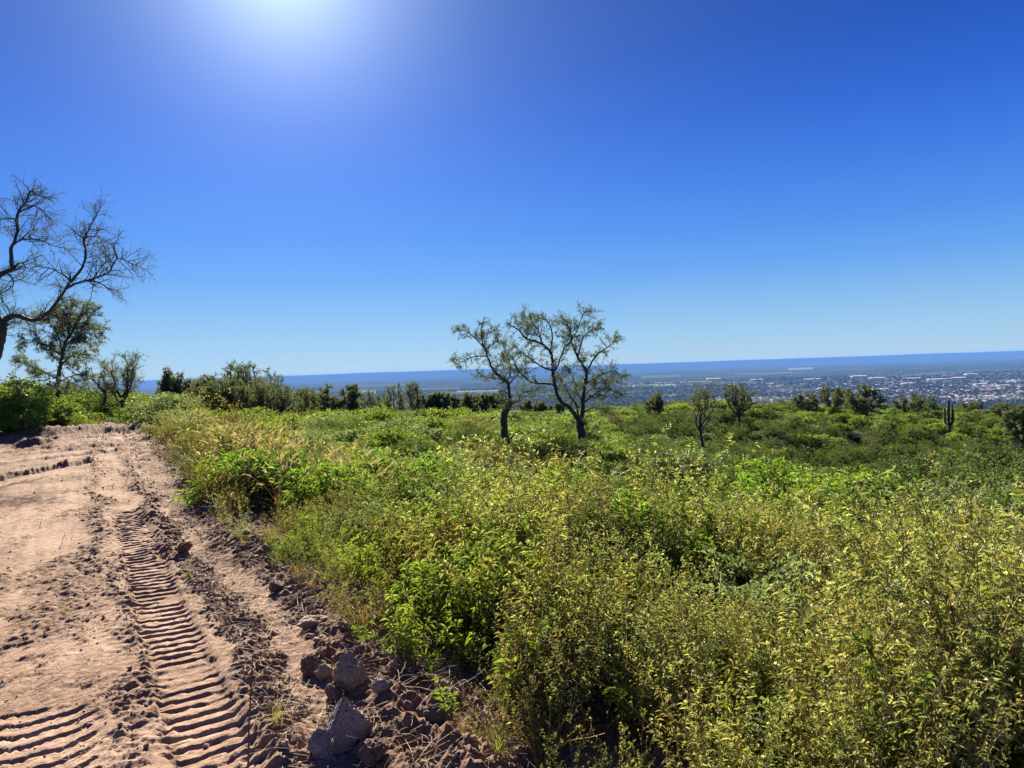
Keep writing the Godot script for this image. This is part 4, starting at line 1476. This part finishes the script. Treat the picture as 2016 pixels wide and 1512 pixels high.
# ------------------------------------------------------------------ stones, clods, straw, sticks
func _roadside() -> void:
	var rock := plain_mat(Color(0.40, 0.30, 0.235), 0.9)
	rock.uv1_scale = Vector3.ONE * 6.0
	var blue := plain_mat(Color(0.41, 0.315, 0.27), 0.85)
	blue.uv1_scale = Vector3.ONE * 6.0
	var brown := plain_mat(Color(0.23, 0.145, 0.1), 0.95)
	brown.uv1_scale = Vector3.ONE * 6.0
	# x and foot y, width and height in photograph pixels
	var list: Array = [
		["stone", "upright tan stone on the bank, standing above the grey one", 690, 1352, 54, 58, rock, 0.5, 6],
		["stone", "big faceted grey stone at the near end of the bank", 676, 1462, 88, 76, blue, 0.6, 7],
		["stone", "dark stone leaning against the left foot of the grey stone", 642, 1484, 52, 46, blue, 0.35, 6],
		["stone", "brown half-buried stone beside the dark hollow", 862, 1424, 64, 40, brown, 0.5, 8],
		["stone", "flat slab lying at the edge of the weeds", 616, 1232, 54, 18, rock, 0.3, 6],
		["stone", "small grey stone between the tan stone and the hollow", 751, 1364, 34, 22, blue, 0.35, 5],
		["stone", "small tan stone left of the upright tan one", 638, 1338, 30, 28, rock, 0.35, 6],
		["dirt_clod", "dark clod of earth left of the upright tan stone", 616, 1330, 36, 36, brown, 0.5, 3],
		["dirt_clod", "round dark clod of earth on the ridge beside the track", 362, 1082, 26, 15, brown, 0.45, 2],
		["dirt_clod", "loose clod right of the grey stone near the bottom edge", 735, 1505, 46, 34, brown, 0.5, 3],
		["dirt_clod", "flat clod of pale soil at the bottom edge of the bank", 965, 1448, 40, 28, rock, 0.5, 3],
		["dirt_clod", "loose clod on the bank beyond the flat slab", 545, 1165, 30, 20, brown, 0.5, 3],
		["dirt_clod", "small clod below the upright tan stone", 655, 1375, 32, 26, brown, 0.5, 3]]
	for a in list:
		var at := on_ground(a[2], a[3])
		var k := at.distance_to(EYE) / FOCAL
		var size := Vector3(a[4] * k * 1.1, a[5] * k * 1.2, a[4] * k * rf(0.8, 1.0))
		var o := part(a[0], stone_mesh(size, a[7], a[8]), a[6])
		o.position = at + Vector3(0, size.y * 0.26, 0)
		o.rotation = Vector3(rf(-0.1, 0.1), rf(0, TAU) if a[5] < a[4] * 0.9 else rf(-0.3, 0.3), rf(-0.1, 0.1))
		tag(o, a[1], "stone" if a[0] == "stone" else "clod", "loose stones and clods on the road bank")
	# clods
	var soil := plain_mat(grey(1), 0.95, false)
	var clods := Node3D.new()
	clods.name = "clods"
	add_child(clods)
	tag(clods, "crumbs and clods of dark soil along the bank and track edges", "soil", "", "stuff")
	for q in 4:
		var me := stone_mesh(Vector3.ONE, 0.55, 3, 6)
		var where: Array = []
		var tints: Array = []
		for k in 3200:
			var s := -2.0 + 26.0 * pow(rng.randf(), 1.9)
			var r := rng.randf()
			var t := rf(-0.6, 0.35) if r < 0.25 else 0.66 + rf(-0.16, 0.14) if r < 0.60 else 1.38 + rf(-0.14, 0.2) if r < 0.74 else rf(0.3, 4.6)
			var p2 := ROAD_O + ROAD_S * s + ROAD_T * t
			var hr := road_height(s, t, p2.x, -p2.y)
			var grit: bool = t > 1.55 and k % 2 == 0
			if not grit and hr.y < 0.35 and rng.randf() < 0.85: continue
			var size := 0.004 + 0.010 * rng.randf() if grit else 0.008 + 0.026 * pow(rng.randf(), 3.0) if t > 0.4 else 0.009 + 0.045 * pow(rng.randf(), 4.0)
			size *= 1.0 + s * 0.02
			where.append(Transform3D(Basis.from_euler(rv() * PI).scaled(Vector3(1, 0.75, 1) * size), Vector3(p2.x, hr.x + size * 0.2, -p2.y)))
			tints.append(mul(Color(0.27, 0.172, 0.12), rf(0.6, 1.3)))
		scatter("clod_mass", me, soil, where, tints, clods)
	# straw
	var straw := Node3D.new()
	straw.name = "straw"
	add_child(straw)
	tag(straw, "scattered dry straw and broken stems on the dirt", "straw", "", "stuff")
	var sm := leaf_mat(grey(1), 0.7, 0.5)
	for q in 4:
		var m := Leaves.new()
		for n in 7:
			var a := rf(-0.9, 0.9) + (PI if n % 2 else 0.0)
			var dir := Vector3(cos(a), rf(0.0, 0.12), sin(a))
			var from := Vector3(rf(-0.09, 0.09), rf(0.004, 0.02), rf(-0.09, 0.09))
			var l := rf(0.05, 0.22)
			m.stalk(PackedVector3Array([from, from + dir * l * 0.5 + Vector3(0, rf(0, 0.02), 0), from + dir * l + rv() * 0.02]), 0.0010, 0.0007, tinted(Color(0.26, 0.19, 0.115), 0.5, 0.3))
		var me := m.mesh()
		var where: Array = []
		var tints: Array = []
		for k in 1000:
			var s := -2.2 + 24.0 * pow(rng.randf(), 1.8)
			var r := rng.randf()
			var t := rf(-0.9, 0.3) if r < 0.5 else 0.6 + rf(-0.22, 0.15) if r < 0.72 else rf(1.3, 4.6)
			if r >= 0.72 and broad.get_noise_2d(s * 6.0, t * 6.0) < 0.0: continue
			var p2 := ROAD_O + ROAD_S * s + ROAD_T * t
			where.append(Transform3D(Basis(Vector3.UP, rf(0, TAU)).scaled(Vector3.ONE * rf(0.7, 1.3)), Vector3(p2.x, road_height(s, t, p2.x, -p2.y).x + 0.004, -p2.y)))
			tints.append(mul(Color(1, 1, 1), rf(0.55, 1.25)))
		scatter("straw_mass", me, sm, where, tints, straw)
	# sticks that stand up or lie across
	var wood := leaf_mat(grey(1), 0.85, 0.0)
	wood.backlight_enabled = false
	var sticks: Array = [
		["thin dark stick standing upright near the lower track edge", 488, 1500, 497, 1290, 0.006], ["short dark twig standing in the soil left of the track", 122, 1075, 128, 1048, 0.004],
		["broken twig standing on the left side of the road", 78, 1040, 82, 1018, 0.004], ["dark twig standing at the end of the track print", 180, 912, 186, 895, 0.006],
		["thin twig standing on the far sandy strip", 247, 952, 254, 927, 0.005], ["dark stick lying from the sand towards the flat slab", 522, 1197, 575, 1222, 0.005],
		["pale bent straw arching over the tan stone's foot", 580, 1357, 648, 1400, 0.003], ["thin red-brown stem leaning out of the dark hollow", 960, 1425, 890, 1365, 0.003],
		["dark twig lying near the bottom of the left road half", 210, 1490, 228, 1458, 0.004]]
	for a in sticks:
		var p0 := on_ground(a[1], a[2])
		var d := -p0.z
		var p1 := ahead(a[3], a[4], d)
		if a[0].contains("lying"): p1 = on_ground(a[3], a[4]) + Vector3(0, 0.015, 0)
		var v := p1 - p0
		var m := Leaves.new()
		m.stalk(PackedVector3Array([Vector3(0, -0.01, 0), v * 0.35 + rv() * 0.008, v * 0.7 + rv() * 0.008, v]), a[5], a[5] * 0.5, Color(0.09, 0.055, 0.035) if not a[0].begins_with("pale") else Color(0.4, 0.33, 0.18))
		m.stalk(PackedVector3Array([v * 0.6, v * 0.75 + Vector3(0.015, 0.01, 0)]), a[5] * 0.5, a[5] * 0.3, Color(0.09, 0.055, 0.035))
		var o := part("stick", m.mesh(), wood)
		o.position = p0
		tag(o, a[0], "stick", "sticks about the road")
